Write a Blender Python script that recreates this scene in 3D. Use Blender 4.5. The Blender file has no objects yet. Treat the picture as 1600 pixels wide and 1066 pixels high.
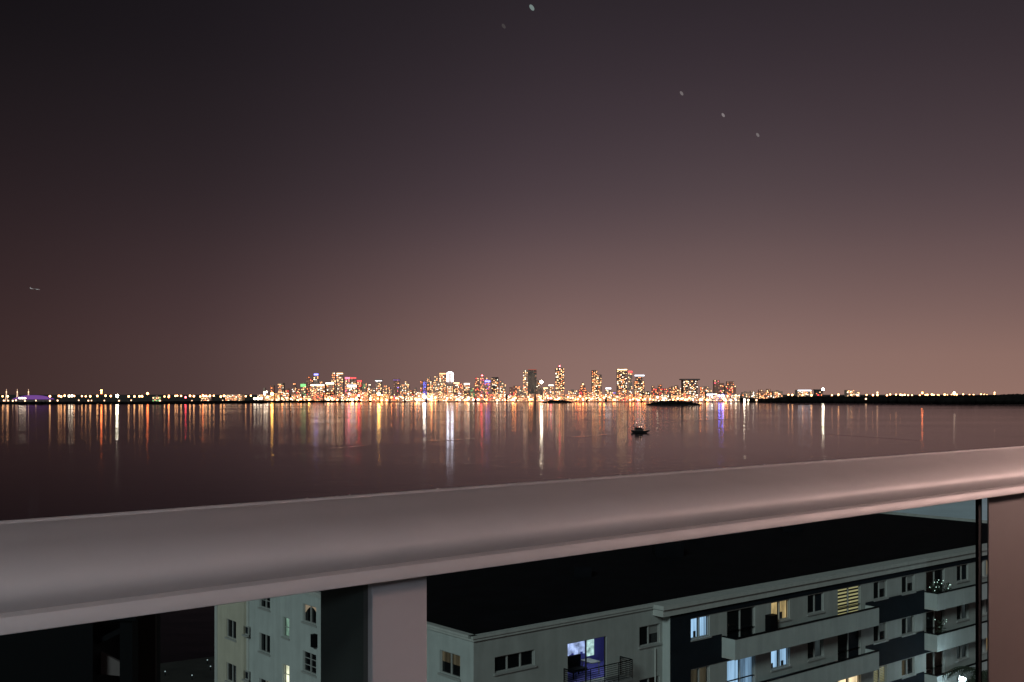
import bpy, math, random
from mathutils import Vector, Matrix
R = math.radians
rnd = random.Random(7)
sc = bpy.context.scene
col = sc.collection

# ------------------------------------------------------------------ camera
F = 1700.0; HZ = 616.0; CZ = 32.0            # focal length and horizon row of the photograph (1600 px wide), eye height
cd = bpy.data.cameras.new('camera'); cam = bpy.data.objects.new('camera', cd); col.objects.link(cam)
cam.location = (0, 0, CZ); cam.rotation_euler = (R(90), 0, 0)
cd.sensor_width = 36; cd.lens = 36*F/1600; cd.shift_y = (HZ-533)/1600
cd.clip_start = 0.05; cd.clip_end = 120000
sc.camera = cam

# ------------------------------------------------------------------ night sky: city glow
w = bpy.data.worlds.new('World'); sc.world = w; w.use_nodes = True
nt = w.node_tree; N = nt.nodes; L = nt.links; N.clear()
def ramp(stops):
    r = N.new('ShaderNodeValToRGB'); r.color_ramp.interpolation = 'B_SPLINE'
    e = r.color_ramp.elements
    while len(e) > 1: e.remove(e[-1])
    e[0].position = stops[0][0]; e[0].color = (*stops[0][1], 1)
    for p, c in stops[1:]:
        k = e.new(p); k.color = (*c, 1)
    return r
tc = N.new('ShaderNodeTexCoord'); sp = N.new('ShaderNodeSeparateXYZ')
L.new(tc.outputs['Generated'], sp.inputs[0])
def mth(op, a, b=None):
    m = N.new('ShaderNodeMath'); m.operation = op
    for i, v in enumerate((a, b)):
        if v is None: continue
        if isinstance(v, (int, float)): m.inputs[i].default_value = v
        else: L.new(v, m.inputs[i])
    return m.outputs[0]
X, Y_, Z = sp.outputs
h2 = mth('ADD', mth('MULTIPLY', X, X), mth('MULTIPLY', Y_, Y_))
az = mth('DIVIDE', X, mth('SQRT', mth('MAXIMUM', h2, 1e-4)))
el = mth('SQRT', mth('MAXIMUM', Z, 0.0))        # square root spreads the stops near the horizon
def S(x): return math.sqrt(x)
def lin(c): return tuple((v/255/12.92 if v/255 < .04045 else ((v/255+.055)/1.055)**2.4) for v in c)
zen = lin((27, 24, 27))
def sky(*cs):                                    # colours from the horizon upwards
    zs = (0, .033, .068, .126, .183, .264, .341)
    return ramp([(S(z_), lin(c)) for z_, c in zip(zs, cs)]+[(S(.62), zen), (1, zen)])
cols_ = [(-.426, sky((60, 43, 41), (59, 42, 41), (56, 40, 40), (46, 34, 36), (38, 29, 32), (26, 22, 25), (15, 13, 16))),
         (-.229, sky((86, 66, 64), (85, 65, 64), (79, 60, 61), (62, 48, 51), (48, 39, 43), (36, 30, 34), (28, 24, 29))),
         (0.0, sky((140, 109, 101), (136, 106, 99), (125, 98, 94), (98, 79, 81), (74, 61, 67), (55, 46, 52), (43, 37, 42))),
         (.202, sky((149, 119, 109), (144, 114, 107), (132, 105, 101), (105, 85, 85), (82, 69, 73), (60, 50, 56), (47, 40, 46))),
         (.404, sky((146, 113, 102), (139, 108, 99), (125, 98, 93), (99, 79, 80), (78, 64, 68), (58, 48, 53), (46, 40, 45)))]
for a_, r in cols_: L.new(el, r.inputs[0])
prev = cols_[0][1].outputs[0]
for (a0, r0_), (a1, r1_) in zip(cols_, cols_[1:]):
    mr = N.new('ShaderNodeMapRange'); mr.interpolation_type = 'SMOOTHSTEP'
    mr.inputs[1].default_value = a0-.07; mr.inputs[2].default_value = a1+.07; L.new(az, mr.inputs[0])
    mx = N.new('ShaderNodeMixRGB'); L.new(mr.outputs[0], mx.inputs[0]); L.new(prev, mx.inputs[1]); L.new(r1_.outputs[0], mx.inputs[2])
    prev = mx.outputs[0]
# faint unevenness of the night haze
ns = N.new('ShaderNodeTexNoise'); ns.inputs['Scale'].default_value = 3.0; ns.inputs['Detail'].default_value = 3
L.new(tc.outputs['Generated'], ns.inputs['Vector'])
nr = N.new('ShaderNodeMapRange'); nr.inputs[3].default_value = .94; nr.inputs[4].default_value = 1.06; L.new(ns.outputs[0], nr.inputs[0])
vm = N.new('ShaderNodeVectorMath'); vm.operation = 'SCALE'; L.new(prev, vm.inputs[0]); L.new(nr.outputs[0], vm.inputs[3])
bg = N.new('ShaderNodeBackground'); bg.inputs[1].default_value = 1.0
wo = N.new('ShaderNodeOutputWorld'); L.new(vm.outputs[0], bg.inputs[0]); L.new(bg.outputs[0], wo.inputs[0])

# weak sun lamp added in place of street lamps, behind camera on left
sd = bpy.data.lights.new('street_fill_sun', 'SUN'); so = bpy.data.objects.new('street_fill_sun', sd); col.objects.link(so)
sd.energy = 1.25; sd.angle = R(12); sd.color = (.90, 1.0, 1.0)
to_fill_sun = Vector((-.337, -.854, .46)).normalized()
so.rotation_euler = to_fill_sun.to_track_quat('Z', 'Y').to_euler(); so.location = (-30, -40, 90)

sc.view_settings.view_transform = 'Standard'; sc.view_settings.look = 'None'
sc.view_settings.exposure = 0; sc.view_settings.gamma = 1; sc.view_settings.use_curve_mapping = False
sc.cycles.use_denoising = True
sc.cycles.sample_clamp_indirect = 25.0
sc.cycles.max_bounces = 8; sc.cycles.transparent_max_bounces = 12
sc.cycles.caustics_reflective = True

# ------------------------------------------------------------------ helpers
def W(px, py, Y):
    return Vector(((px-800)/F*Y, Y, CZ-(py-HZ)/F*Y))
def tag(o, label=None, cat=None, group=None, kind=None):
    if label: o['label'] = label
    if cat: o['category'] = cat
    if group: o['group'] = group
    if kind: o['kind'] = kind
    return o
def empty(name, loc, rz=0.0, label=None, cat=None, group=None):
    o = bpy.data.objects.new(name, None); col.objects.link(o); o.location = loc; o.rotation_euler = (0, 0, rz)
    o.empty_display_size = .5
    o['mat'] = 0; del o['mat']
    return tag(o, label, cat, group)
bpy_parent_m = {}
class MB:
    """collects faces in world (or parent local) coordinates"""
    def __init__(s): s.v = []; s.f = []; s.m = []; s.mi = 0
    def quad(s, *p):
        b = len(s.v); s.v += [tuple(q) for q in p]; s.f.append(tuple(range(b, b+len(p)))); s.m.append(s.mi)
    def box(s, x0, x1, y0, y1, z0, z1):
        s.hex([(x0,y0,z0),(x1,y0,z0),(x1,y1,z0),(x0,y1,z0),(x0,y0,z1),(x1,y0,z1),(x1,y1,z1),(x0,y1,z1)])
    def hex(s, p):
        b = len(s.v); s.v += [tuple(q) for q in p]
        for f in ((0,3,2,1),(4,5,6,7),(0,1,5,4),(1,2,6,5),(2,3,7,6),(3,0,4,7)):
            s.f.append(tuple(b+i for i in f)); s.m.append(s.mi)
    def tube(s, a, b, r, n=6, r2=None):
        a = Vector(a); b = Vector(b); r2 = r if r2 is None else r2
        d = (b-a).normalized(); u = d.orthogonal().normalized(); v = d.cross(u)
        k = len(s.v)
        for c, rr in ((a, r), (b, r2)):
            for i in range(n):
                t = 2*math.pi*i/n; s.v.append(tuple(c+u*math.cos(t)*rr+v*math.sin(t)*rr))
        for i in range(n):
            j = (i+1) % n; s.f.append((k+i, k+j, k+n+j, k+n+i)); s.m.append(s.mi)
        s.f.append(tuple(k+n-1-i for i in range(n))); s.m.append(s.mi)
        s.f.append(tuple(k+n+i for i in range(n))); s.m.append(s.mi)
    def ball(s, c, r, n=8, h=5, sx=1, sy=1, sz=1):
        k = len(s.v); c = Vector(c)
        for j in range(1, h):
            ph = math.pi*j/h
            for i in range(n):
                t = 2*math.pi*i/n
                s.v.append((c.x+r*sx*math.sin(ph)*math.cos(t), c.y+r*sy*math.sin(ph)*math.sin(t), c.z+r*sz*math.cos(ph)))
        top = len(s.v); s.v.append((c.x, c.y, c.z+r*sz)); s.v.append((c.x, c.y, c.z-r*sz))
        for j in range(h-2):
            for i in range(n):
                i2 = (i+1) % n
                s.f.append((k+j*n+i, k+(j+1)*n+i, k+(j+1)*n+i2, k+j*n+i2)); s.m.append(s.mi)
        for i in range(n):
            i2 = (i+1) % n
            s.f.append((top, k+i, k+i2)); s.m.append(s.mi)
            s.f.append((top+1, k+(h-2)*n+i2, k+(h-2)*n+i)); s.m.append(s.mi)
    def build(s, name, mats, parent=None, smooth=False, bevel=0):
        me = bpy.data.meshes.new(name); me.from_pydata(s.v, [], s.f)
        if not isinstance(mats, (list, tuple)): mats = [mats]
        for m in mats: me.materials.append(m)
        if len(mats) > 1: me.polygons.foreach_set('material_index', s.m)
        if smooth: me.polygons.foreach_set('use_smooth', [True]*len(s.f))
        me.update()
        o = bpy.data.objects.new(name, me); col.objects.link(o)
        if parent is not None:
            o.parent = parent
        if bevel:
            b = o.modifiers.new('bevel', 'BEVEL'); b.width = bevel; b.segments = 2; b.limit_method = 'ANGLE'
        return o
def copy_tree(o, parent=None):
    c = o.copy(); col.objects.link(c); c.parent = parent
    for ch in list(o.children): copy_tree(ch, c)
    return c

# ------------------------------------------------------------------ materials
def mat(name, base, rough=.6, metal=0.0, noise=None, bump=0.0, scale=5.0, spec=.5, ior=1.45):
    m = bpy.data.materials.new(name); m.use_nodes = True
    n = m.node_tree.nodes; l = m.node_tree.links; p = n['Principled BSDF']
    p.inputs['Base Color'].default_value = (*base, 1); p.inputs['Roughness'].default_value = rough
    p.inputs['Metallic'].default_value = metal; p.inputs['IOR'].default_value = ior
    p.inputs['Specular IOR Level'].default_value = spec
    if noise:
        t = n.new('ShaderNodeTexCoord'); x = n.new('ShaderNodeTexNoise'); x.inputs['Scale'].default_value = scale
        x.inputs['Detail'].default_value = 6; x.inputs['Roughness'].default_value = .6
        l.new(t.outputs['Object'], x.inputs['Vector'])
        mp = n.new('ShaderNodeMapRange'); mp.inputs[1].default_value = .3; mp.inputs[2].default_value = .7
        mp.inputs[3].default_value = 1-noise; mp.inputs[4].default_value = 1+noise
        l.new(x.outputs[0], mp.inputs[0])
        v = n.new('ShaderNodeVectorMath'); v.operation = 'SCALE'; v.inputs[0].default_value = base
        l.new(mp.outputs[0], v.inputs[3]); l.new(v.outputs[0], p.inputs['Base Color'])
        if bump:
            b = n.new('ShaderNodeBump'); b.inputs['Strength'].default_value = bump; b.inputs['Distance'].default_value = .02
            l.new(x.outputs[0], b.inputs['Height']); l.new(b.outputs[0], p.inputs['Normal'])
    return m
def glow(name, c, s, sampling='AUTO', vary=None):
    m = bpy.data.materials.new(name); m.use_nodes = True
    n = m.node_tree.nodes; l = m.node_tree.links; n.clear()
    e = n.new('ShaderNodeEmission'); e.inputs[0].default_value = (*c, 1); e.inputs[1].default_value = s
    o = n.new('ShaderNodeOutputMaterial'); l.new(e.outputs[0], o.inputs[0])
    m.cycles.emission_sampling = sampling
    if vary:                                    # folds of a curtain, vertical
        t = n.new('ShaderNodeTexCoord'); mp = n.new('ShaderNodeMapping'); mp.inputs['Scale'].default_value = vary
        x = n.new('ShaderNodeTexNoise'); x.inputs['Scale'].default_value = 1; x.inputs['Detail'].default_value = 3
        l.new(t.outputs['Object'], mp.inputs[0]); l.new(mp.outputs[0], x.inputs['Vector'])
        r = n.new('ShaderNodeMapRange'); r.inputs[1].default_value = .32; r.inputs[2].default_value = .68
        r.inputs[3].default_value = s*.35; r.inputs[4].default_value = s*1.5
        l.new(x.outputs[0], r.inputs[0]); l.new(r.outputs[0], e.inputs[1])
    return m

def water_mat():
    m = bpy.data.materials.new('bay_water'); m.use_nodes = True
    n = m.node_tree.nodes; l = m.node_tree.links; n.clear()
    df = n.new('ShaderNodeBsdfDiffuse'); df.inputs[0].default_value = (.006, .0045, .005, 1)
    p = n.new('ShaderNodeBsdfGlossy'); p.inputs['Color'].default_value = (.69, .68, .72, 1)
    fz = n.new('ShaderNodeFresnel'); fz.inputs[0].default_value = 1.22
    ms = n.new('ShaderNodeMixShader'); out = n.new('ShaderNodeOutputMaterial')
    l.new(fz.outputs[0], ms.inputs[0]); l.new(df.outputs[0], ms.inputs[1]); l.new(p.outputs[0], ms.inputs[2]); l.new(ms.outputs[0], out.inputs[0])
    t = n.new('ShaderNodeTexCoord')
    def nz(scale, det, sx, sy, rot=0):
        mp = n.new('ShaderNodeMapping'); mp.inputs['Scale'].default_value = (sx, sy, 1); mp.inputs['Rotation'].default_value = (0, 0, rot)
        x = n.new('ShaderNodeTexNoise'); x.inputs['Scale'].default_value = scale; x.inputs['Detail'].default_value = det
        l.new(t.outputs['Object'], mp.inputs[0]); l.new(mp.outputs[0], x.inputs['Vector']); return x.outputs[0]
    patch = nz(.0035, 3, .35, 1.0, .1)
    pr = n.new('ShaderNodeMapRange'); pr.inputs[1].default_value = .4; pr.inputs[2].default_value = .62
    pr.inputs[3].default_value = .07; pr.inputs[4].default_value = .10
    l.new(patch, pr.inputs[0]); l.new(pr.outputs[0], p.inputs['Roughness'])
    small = nz(.22, 4, .55, 1.0, .25); big = nz(.035, 3, .4, 1.0, -.15)
    bs = n.new('ShaderNodeMapRange'); bs.inputs[1].default_value = .45; bs.inputs[2].default_value = .7
    bs.inputs[3].default_value = .22; bs.inputs[4].default_value = .75; l.new(patch, bs.inputs[0])
    b1 = n.new('ShaderNodeBump'); b1.inputs['Distance'].default_value = .22; l.new(small, b1.inputs['Height']); l.new(bs.outputs[0], b1.inputs['Strength'])
    b2 = n.new('ShaderNodeBump'); b2.inputs['Distance'].default_value = .5; b2.inputs['Strength'].default_value = .12
    l.new(big, b2.inputs['Height']); l.new(b1.outputs[0], b2.inputs['Normal']); l.new(b2.outputs[0], p.inputs['Normal']); l.new(b2.outputs[0], fz.inputs['Normal'])
    return m

M = {}
M['water'] = water_mat()
M['ground'] = mat('dark_ground', (.018, .018, .016), .9, noise=.5, bump=.3, scale=.4)
M['far_land'] = mat('far_land', (.03, .03, .025), .95)
M['foliage_far'] = mat('mangrove_foliage', (.006, .006, .0055), .9, noise=.4, scale=.05, spec=.1)
M['white_wall'] = mat('white_stucco', (.33, .35, .335), .8, noise=.09, bump=.25, scale=.8, spec=.3)
M['side_wall'] = mat('cool_lit_stucco', (.40, .44, .43), .8, noise=.08, bump=.25, scale=.7, spec=.3)  # stucco with the cool side light put into its tint
M['cream_wall'] = mat('cream_stucco', (.45, .43, .35), .8, noise=.07, bump=.25, scale=.8, spec=.3)
M['trim'] = mat('pale_trim', (.42, .44, .42), .7, noise=.06, scale=2)
M['navy_wall'] = mat('dark_navy_paint', (.010, .014, .019), .8, noise=.15, scale=1.2, spec=.08)
M['roof'] = mat('unlit_roof_black', (.004, .0045, .006), .95, noise=.4, scale=.5, spec=.08)  # the roof's lack of light is put into this black
M['frame'] = mat('window_frame_paint', (.30, .31, .30), .5)
M['dark_frame'] = mat('dark_bronze_frame', (.03, .028, .026), .45)
M['dark_glass'] = mat('dark_window_glass', (.006, .007, .008), .08, spec=.5)
M['blind'] = mat('lowered_blind', (.20, .21, .20), .8)
M['black_metal'] = mat('black_metal', (.003, .0035, .0045), .6, spec=.08)
M['steel'] = mat('grey_steel', (.18, .18, .18), .5)
M['rail'] = mat('satin_painted_aluminium', (.50, .49, .49), .5, metal=.0, noise=.04, bump=.02, scale=6)
_n = M['rail'].node_tree.nodes; _l = M['rail'].node_tree.links
_t = _n.new('ShaderNodeTexCoord'); _m = _n.new('ShaderNodeMapping'); _m.inputs['Rotation'].default_value = (0, 0, R(48.3)); _m.inputs['Scale'].default_value = (14, 2.2, 14)
_x = _n.new('ShaderNodeTexNoise'); _x.inputs['Scale'].default_value = 1; _x.inputs['Detail'].default_value = 5
_r = _n.new('ShaderNodeMapRange'); _r.inputs[1].default_value = .35; _r.inputs[2].default_value = .65; _r.inputs[3].default_value = .56; _r.inputs[4].default_value = .61
_l.new(_t.outputs['Object'], _m.inputs[0]); _l.new(_m.outputs[0], _x.inputs['Vector']); _l.new(_x.outputs[0], _r.inputs[0]); _l.new(_r.outputs[0], _n['Principled BSDF'].inputs['Roughness'])
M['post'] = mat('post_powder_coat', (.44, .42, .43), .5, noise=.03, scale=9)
M['post_shade'] = mat('post_side_shade', (.10, .10, .095), .6, noise=.05, scale=8)  # shadow on the post's side put into this darker colour
M['plate'] = mat('brown_grey_plate', (.08, .063, .058), .6, noise=.05, scale=12)
M['slab'] = mat('balcony_concrete', (.3, .29, .28), .8, noise=.1, scale=3)
M['tower_dark'] = mat('tower_dark_facade', (.085, .07, .065), .7)
M['tower_mid'] = mat('tower_concrete', (.36, .27, .22), .8)
M['tower_red'] = mat('tower_reddish', (.32, .17, .13), .8)
M['hull'] = mat('boat_dark_hull', (.012, .011, .012), .35)
M['cabin'] = mat('boat_cabin', (.03, .027, .027), .4)
M['leaf'] = mat('palm_leaf', (.03, .045, .028), .6)
M['bark'] = mat('palm_bark', (.09, .075, .06), .9)

for k_ in ('white_wall', 'side_wall', 'cream_wall', 'trim'):      # rain streaks and soiling on the render
    _n = M[k_].node_tree.nodes; _l = M[k_].node_tree.links; _p = _n['Principled BSDF']
    _t = _n.new('ShaderNodeTexCoord'); _m = _n.new('ShaderNodeMapping'); _m.inputs['Scale'].default_value = (1.6, 1.6, .12)
    _x = _n.new('ShaderNodeTexNoise'); _x.inputs['Scale'].default_value = 1.3; _x.inputs['Detail'].default_value = 5; _x.inputs['Roughness'].default_value = .65
    _r = _n.new('ShaderNodeMapRange'); _r.inputs[1].default_value = .35; _r.inputs[2].default_value = .7; _r.inputs[3].default_value = 1.03; _r.inputs[4].default_value = .88
    _l.new(_t.outputs['Object'], _m.inputs[0]); _l.new(_m.outputs[0], _x.inputs['Vector']); _l.new(_x.outputs[0], _r.inputs[0])
    _v = _n.new('ShaderNodeVectorMath'); _v.operation = 'SCALE'; _src = _p.inputs['Base Color'].links[0].from_socket
    _l.new(_src, _v.inputs[0]); _l.new(_r.outputs[0], _v.inputs[3]); _l.new(_v.outputs[0], _p.inputs['Base Color'])
GL = {}
def G(k, c, s, **kw): GL[k] = glow('light_'+k, c, s, **kw)
G('amber', (1, .40, .16), 4.4); G('yellow', (1, .60, .28), 4.6); G('white', (1, .82, .62), 6.0)
G('orange', (1, .25, .08), 4.2); G('red', (1, .05, .05), 4.5); G('pink', (1, .12, .2), 4.5)
G('blue', (.22, .22, 1), 4.2); G('violet', (.42, .25, 1), 2.6); G('green', (.22, .75, .22), 1.8)
G('dim', (.9, .47, .28), .95); G('dimred', (.8, .17, .11), .55); G('cool', (.85, .9, 1), 3)
G('dimgold', (.8, .5, .2), .5)
LAMP = {'amber': glow('lamp_amber', (1, .30, .08), 26), 'warm': glow('lamp_warm', (1, .45, .17), 13), 'orange': glow('lamp_orange', (1, .20, .05), 34),
        'white': glow('lamp_white', (1, .80, .55), 11), 'bright': glow('lamp_bright', (1, .88, .62), 70),
        'red': glow('lamp_red', (1, .07, .08), 26), 'blue': glow('lamp_blue', (.15, .16, 1), 40),
        'yellow': glow('lamp_yellow', (1, .5, .09), 60), 'pale': glow('lamp_pale', (1, .58, .33), 4)}

# ------------------------------------------------------------------ water and land
mb = MB(); mb.quad((-60000, -500, 0), (60000, -500, 0), (60000, 60000, 0), (-60000, 60000, 0))
tag(mb.build('water', M['water']), kind='structure')
# near shore that carries the neighbouring buildings
def slab_poly(pts, z0, z1):
    m_ = MB(); n_ = len(pts)
    m_.quad(*[(x, y, z1) for x, y in pts])
    for i in range(n_):
        (x0, y0), (x1, y1) = pts[i], pts[(i+1) % n_]
        m_.quad((x0, y0, z0), (x1, y1, z0), (x1, y1, z1), (x0, y0, z1))
    return m_
near = [(-200, -450), (260, -450), (300, 260), (170, 240), (60, 190), (0, 140), (-30, 131), (-44, 122), (-70, 70), (-110, 40), (-150, 20)]
tag(slab_poly(near, -1, 1.2).build('ground', M['ground']), kind='structure')
# far shore: land behind the skyline, right shore nearer
def shore(name, pts, far=58000):
    a = pts[0]; b = pts[-1]
    poly = [(x, y) for x, y in pts] + [(b[0]*far/b[1], far), (a[0]*far/a[1], far)]
    tag(slab_poly(poly, -1, 1.0).build(name, M['far_land']), kind='structure')
def gp(px, py):                                   # point of the water surface seen at that pixel
    Y = CZ*F/(py-HZ); return ((px-800)/F*Y, Y)
far_pts = [gp(-700, 630.5), gp(-300, 631), gp(0, 631.6), gp(200, 631), gp(330, 630.2), gp(410, 629.2), gp(520, 628), gp(700, 627.6),
           gp(850, 627.3), gp(1000, 627.2), gp(1130, 627.4), gp(1200, 628.4), gp(1300, 629), gp(1400, 629.8), gp(1500, 630.6), gp(1600, 630.4), gp(1900, 631), gp(2400, 631)]
shore('far_shore', far_pts)

# tree band along the far shore: uneven clumps, one mass
def tree_band(name, segs, kind='stuff', seed=1, step=1.6, label=None, back=60):
    """segs: (px, base row, top row)"""
    r_ = random.Random(seed); m_ = MB()
    for (x0, b0, t0), (x1, b1, t1) in zip(segs, segs[1:]):
        n_ = max(2, int((x1-x0)/step))
        for i in range(n_):
            u = (i+r_.random())/n_; px = x0+(x1-x0)*u; pb = b0+(b1-b0)*u; pt = t0+(t1-t0)*u
            Y = CZ*F/(pb-HZ)+8+r_.random()*back
            hgt = (pb-pt)*Y/F*(1-.32*r_.random()**1.5)
            wd = hgt*(.35+.35*r_.random())*1.1+Y/F*1.3
            c = ((px-800)/F*Y, Y, hgt*.5)
            m_.ball(c, 1, 7, 5, wd, wd*.8, hgt*.55)
    o = m_.build(name, M['foliage_far'])
    tag(o, label, 'trees', kind=kind)
    return o
tree_band('shore_trees', [(-60, 631.6, 627.6), (60, 631.8, 627.6), (200, 631.4, 627.4), (330, 630.6, 626.2), (410, 629.6, 625.2)], seed=3, label='low dark tree line along the left far shore')
tree_band('shore_trees', [(410, 629.3, 625.6), (560, 628.5, 625.4), (760, 628, 625.3), (900, 627.8, 625.2), (1130, 627.9, 625)], seed=4, label='thin dark tree line at the foot of the city towers')
tree_band('shore_trees', [(1140, 627.8, 622), (1200, 629, 622.6), (1235, 629.2, 619.4), (1400, 630.2, 618.6), (1470, 630.8, 618), (1500, 631, 617.2), (1560, 631, 617), (1600, 630.8, 615.6), (1700, 631, 614.8)], seed=5, step=1.2, label='dark wooded shore on the right below the low town lights')
# two mangrove islands
def island(x0, x1, yb, top, label, seed):
    r_ = random.Random(seed); Y = CZ*F/(yb-HZ); c = W((x0+x1)/2, yb, Y)
    root = empty('mangrove_island', (c.x, Y, 0), 0, label, 'island')
    m_ = MB(); hw = (x1-x0)/2*Y/F
    pts = [(hw*math.cos(a)*(1+.08*math.sin(3*a)), 45*math.sin(a)) for a in [i*math.pi/12 for i in range(24)]]
    m_.quad(*[(x, y, .6) for x, y in pts])
    for i in range(24):
        (ax, ay), (bx, by) = pts[i], pts[(i+1) % 24]
        m_.quad((ax*1.02, ay*1.02, -.5), (bx*1.02, by*1.02, -.5), (bx, by, .6), (ax, ay, .6))
    m_.build('shoal', M['ground'], root)
    f_ = MB()
    for i in range(int((x1-x0)*3)):
        u = r_.uniform(-1, 1); env = (1-abs(u)**2.6)
        h_ = (yb-top)*Y/F*env*r_.uniform(.6, 1)+.8
        f_.ball((u*hw*.97, r_.uniform(-18, 18)*math.sqrt(max(0, 1-u*u)), h_*.45), 1, 7, 5, r_.uniform(3, 7), r_.uniform(3, 6), h_*.6)
    tag(f_.build('mangroves', M['foliage_far'], root), kind='stuff')
island(848, 896, 629.6, 625.2, 'small flat dark mangrove island in front of the dark slab tower', 11)
island(1008, 1096, 633.0, 626.2, 'long dark mangrove island on the water right of the moored boat', 12)

# ------------------------------------------------------------------ skyline towers
MIX = {'gold': ('amber', 'yellow', 'yellow', 'white', 'amber', 'orange'),
       'warm': ('amber', 'orange', 'yellow', 'amber', 'white'),
       'red': ('red', 'orange', 'amber', 'orange', 'yellow'),
       'white': ('white', 'yellow', 'amber', 'white'),
       'green': ('green', 'yellow', 'green', 'amber'),
       'violet': ('violet', 'amber', 'yellow', 'pink'),
       'blue': ('blue', 'violet', 'blue'),
       'pink': ('pink', 'orange', 'amber', 'yellow')}
GK = list(GL.keys()); GM = [GL[k] for k in GK]; GI = {k: i for i, k in enumerate(GK)}
def tower(x0, x1, top, style, mix, label, fill=.5, D=None, base=626.0, crown=None, body='tower_mid', cell=2.5, beacon=None):
    D = D or rnd.uniform(4480, 5100); s = D/F
    cx = ((x0+x1)/2-800)*s; wd = (x1-x0)*s; z1 = CZ+(HZ-top)*s
    root = empty('high_rise' if top < 606 else 'mid_rise', (cx, D, 1.0), 0, label, 'tower' if top < 606 else 'building')
    h = z1-1.0; dp = max(wd*.7, 14); mbod = M[body]; rs = random.Random(int(x0*31+top))
    b = MB(); tops = []                # front faces that receive windows: (xa, xb, za, zb, y)
    hw = wd/2
    if style == 'round':
        n_ = 12; b.tube((0, dp/2, 0), (0, dp/2, h), hw, n_)
        tops.append((-hw*.9, hw*.9, 3, h-2, None))
    elif style == 'setback':
        h1 = h*.78; b.box(-hw, hw, 0, dp, 0, h1); b.box(-hw*.65, hw*.65, dp*.1, dp*.8, h1, h)
        tops += [(-hw, hw, 3, h1-1, 0), (-hw*.65, hw*.65, h1, h-1, dp*.1)]
    elif style == 'step':
        h1 = h*.86; b.box(-hw, hw*.1, 0, dp, 0, h); b.box(hw*.1, hw, dp*.05, dp*.95, 0, h1)
        tops += [(-hw, hw*.1, 3, h-1, 0), (hw*.1, hw, 3, h1-1, dp*.05)]
    elif style == 'pyramid':
        h1 = h*.6; b.box(-hw, hw, 0, dp, 0, h1); b.box(-hw*.62, hw*.62, dp*.12, dp*.88, h1, h*.82)
        b.hex([(-hw*.4, dp*.2, h*.82), (hw*.4, dp*.2, h*.82), (hw*.4, dp*.8, h*.82), (-hw*.4, dp*.8, h*.82), (-hw*.1, dp*.45, h), (hw*.1, dp*.45, h), (hw*.1, dp*.55, h), (-hw*.1, dp*.55, h)])
        tops += [(-hw, hw, 3, h1, 0), (-hw*.62, hw*.62, h1, h*.82, dp*.12), (-hw*.25, hw*.25, h*.82, h*.95, dp*.2)]
    elif style == 'slabroof':
        b.box(-hw*.8, hw*.8, 0, dp, 0, h-5); b.box(-hw, hw, -6, dp, h-5, h); tops.append((-hw*.8, hw*.8, 3, h-7, 0))
    else:
        b.box(-hw, hw, 0, dp, 0, h); tops.append((-hw, hw, 3, h-1, 0))
        if wd > 22 and style != 'plainroof':
            b.box(-hw*.35+rs.uniform(-4, 4), hw*.3, dp*.2, dp*.7, h, h+4)
    b.build('shell', mbod, root)
    wm = MB(); cs = cell*s; keys = MIX[mix]
    for xa, xb, za, zb, y in tops:
        nx = max(1, int(round((xb-xa)/cs))); nz = max(1, int((zb-za)/cs)); cw = (xb-xa)/nx; chh = (zb-za)/nz
        for i in range(nx):
            for j in range(nz):
                u = rs.random()
                if u > fill+.30: continue
                low = j/nz < .25
                bright = u < fill*(1.15 if low else 1)
                k = rs.choice(keys) if bright else ('dimred' if mix in ('red', 'pink') and rs.random() < .6 else ('dimgold' if mix == 'green' else 'dim'))  # dim cells are added glow for street light on the tower body
                wx = cw*(rs.uniform(.28, .72) if bright else .42); wz = chh*(rs.uniform(.22, .52) if bright else .36)
                ccx = xa+cw*(i+.5)+rs.uniform(-.27, .27)*cw; ccz = za+chh*(j+.5)+rs.uniform(-.27, .27)*chh
                yy = y
                if y is None: yy = dp/2-math.sqrt(max(hw*hw-ccx*ccx, 0))-.3
                wm.mi = GI[k]
                wm.quad((ccx-wx/2-.0, yy-.5, ccz-wz/2), (ccx+wx/2, yy-.5, ccz-wz/2), (ccx+wx/2, yy-.5, ccz+wz/2), (ccx-wx/2, yy-.5, ccz+wz/2))
                wm.quad((ccx-wx/2, yy-.5, ccz+wz/2), (ccx+wx/2, yy-.5, ccz+wz/2), (ccx+wx/2, yy, ccz+wz/2), (ccx-wx/2, yy, ccz+wz/2))
    if wm.v: tag(wm.build('lit_window', GM, root), kind='stuff')
    if crown:
        k, fz, th = crown                     # colour, height fraction, thickness in pixels
        c = MB(); zc = h*fz; t = th*s
        c.box(-hw*.96, hw*.96, -1.2, -.6, zc-t, zc); c.build('crown_light', GL[k], root)
    if beacon:
        c = MB(); c.tube((0, dp*.4, h), (0, dp*.4, h+8), .6, 5); c.build('mast', M['black_metal'], root)
        c = MB(); c.ball((0, dp*.4, h+9), 1.0*s); c.build('beacon', LAMP[beacon] if beacon in LAMP else GL[beacon], root)
    return root
def near_tower(px, words):
    best = min((t for t in T if t[2] < 608 or t[0] < 400 or t[0] > 1155), key=lambda t: abs((t[0]+t[1])/2-px))
    return best[5]
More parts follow.
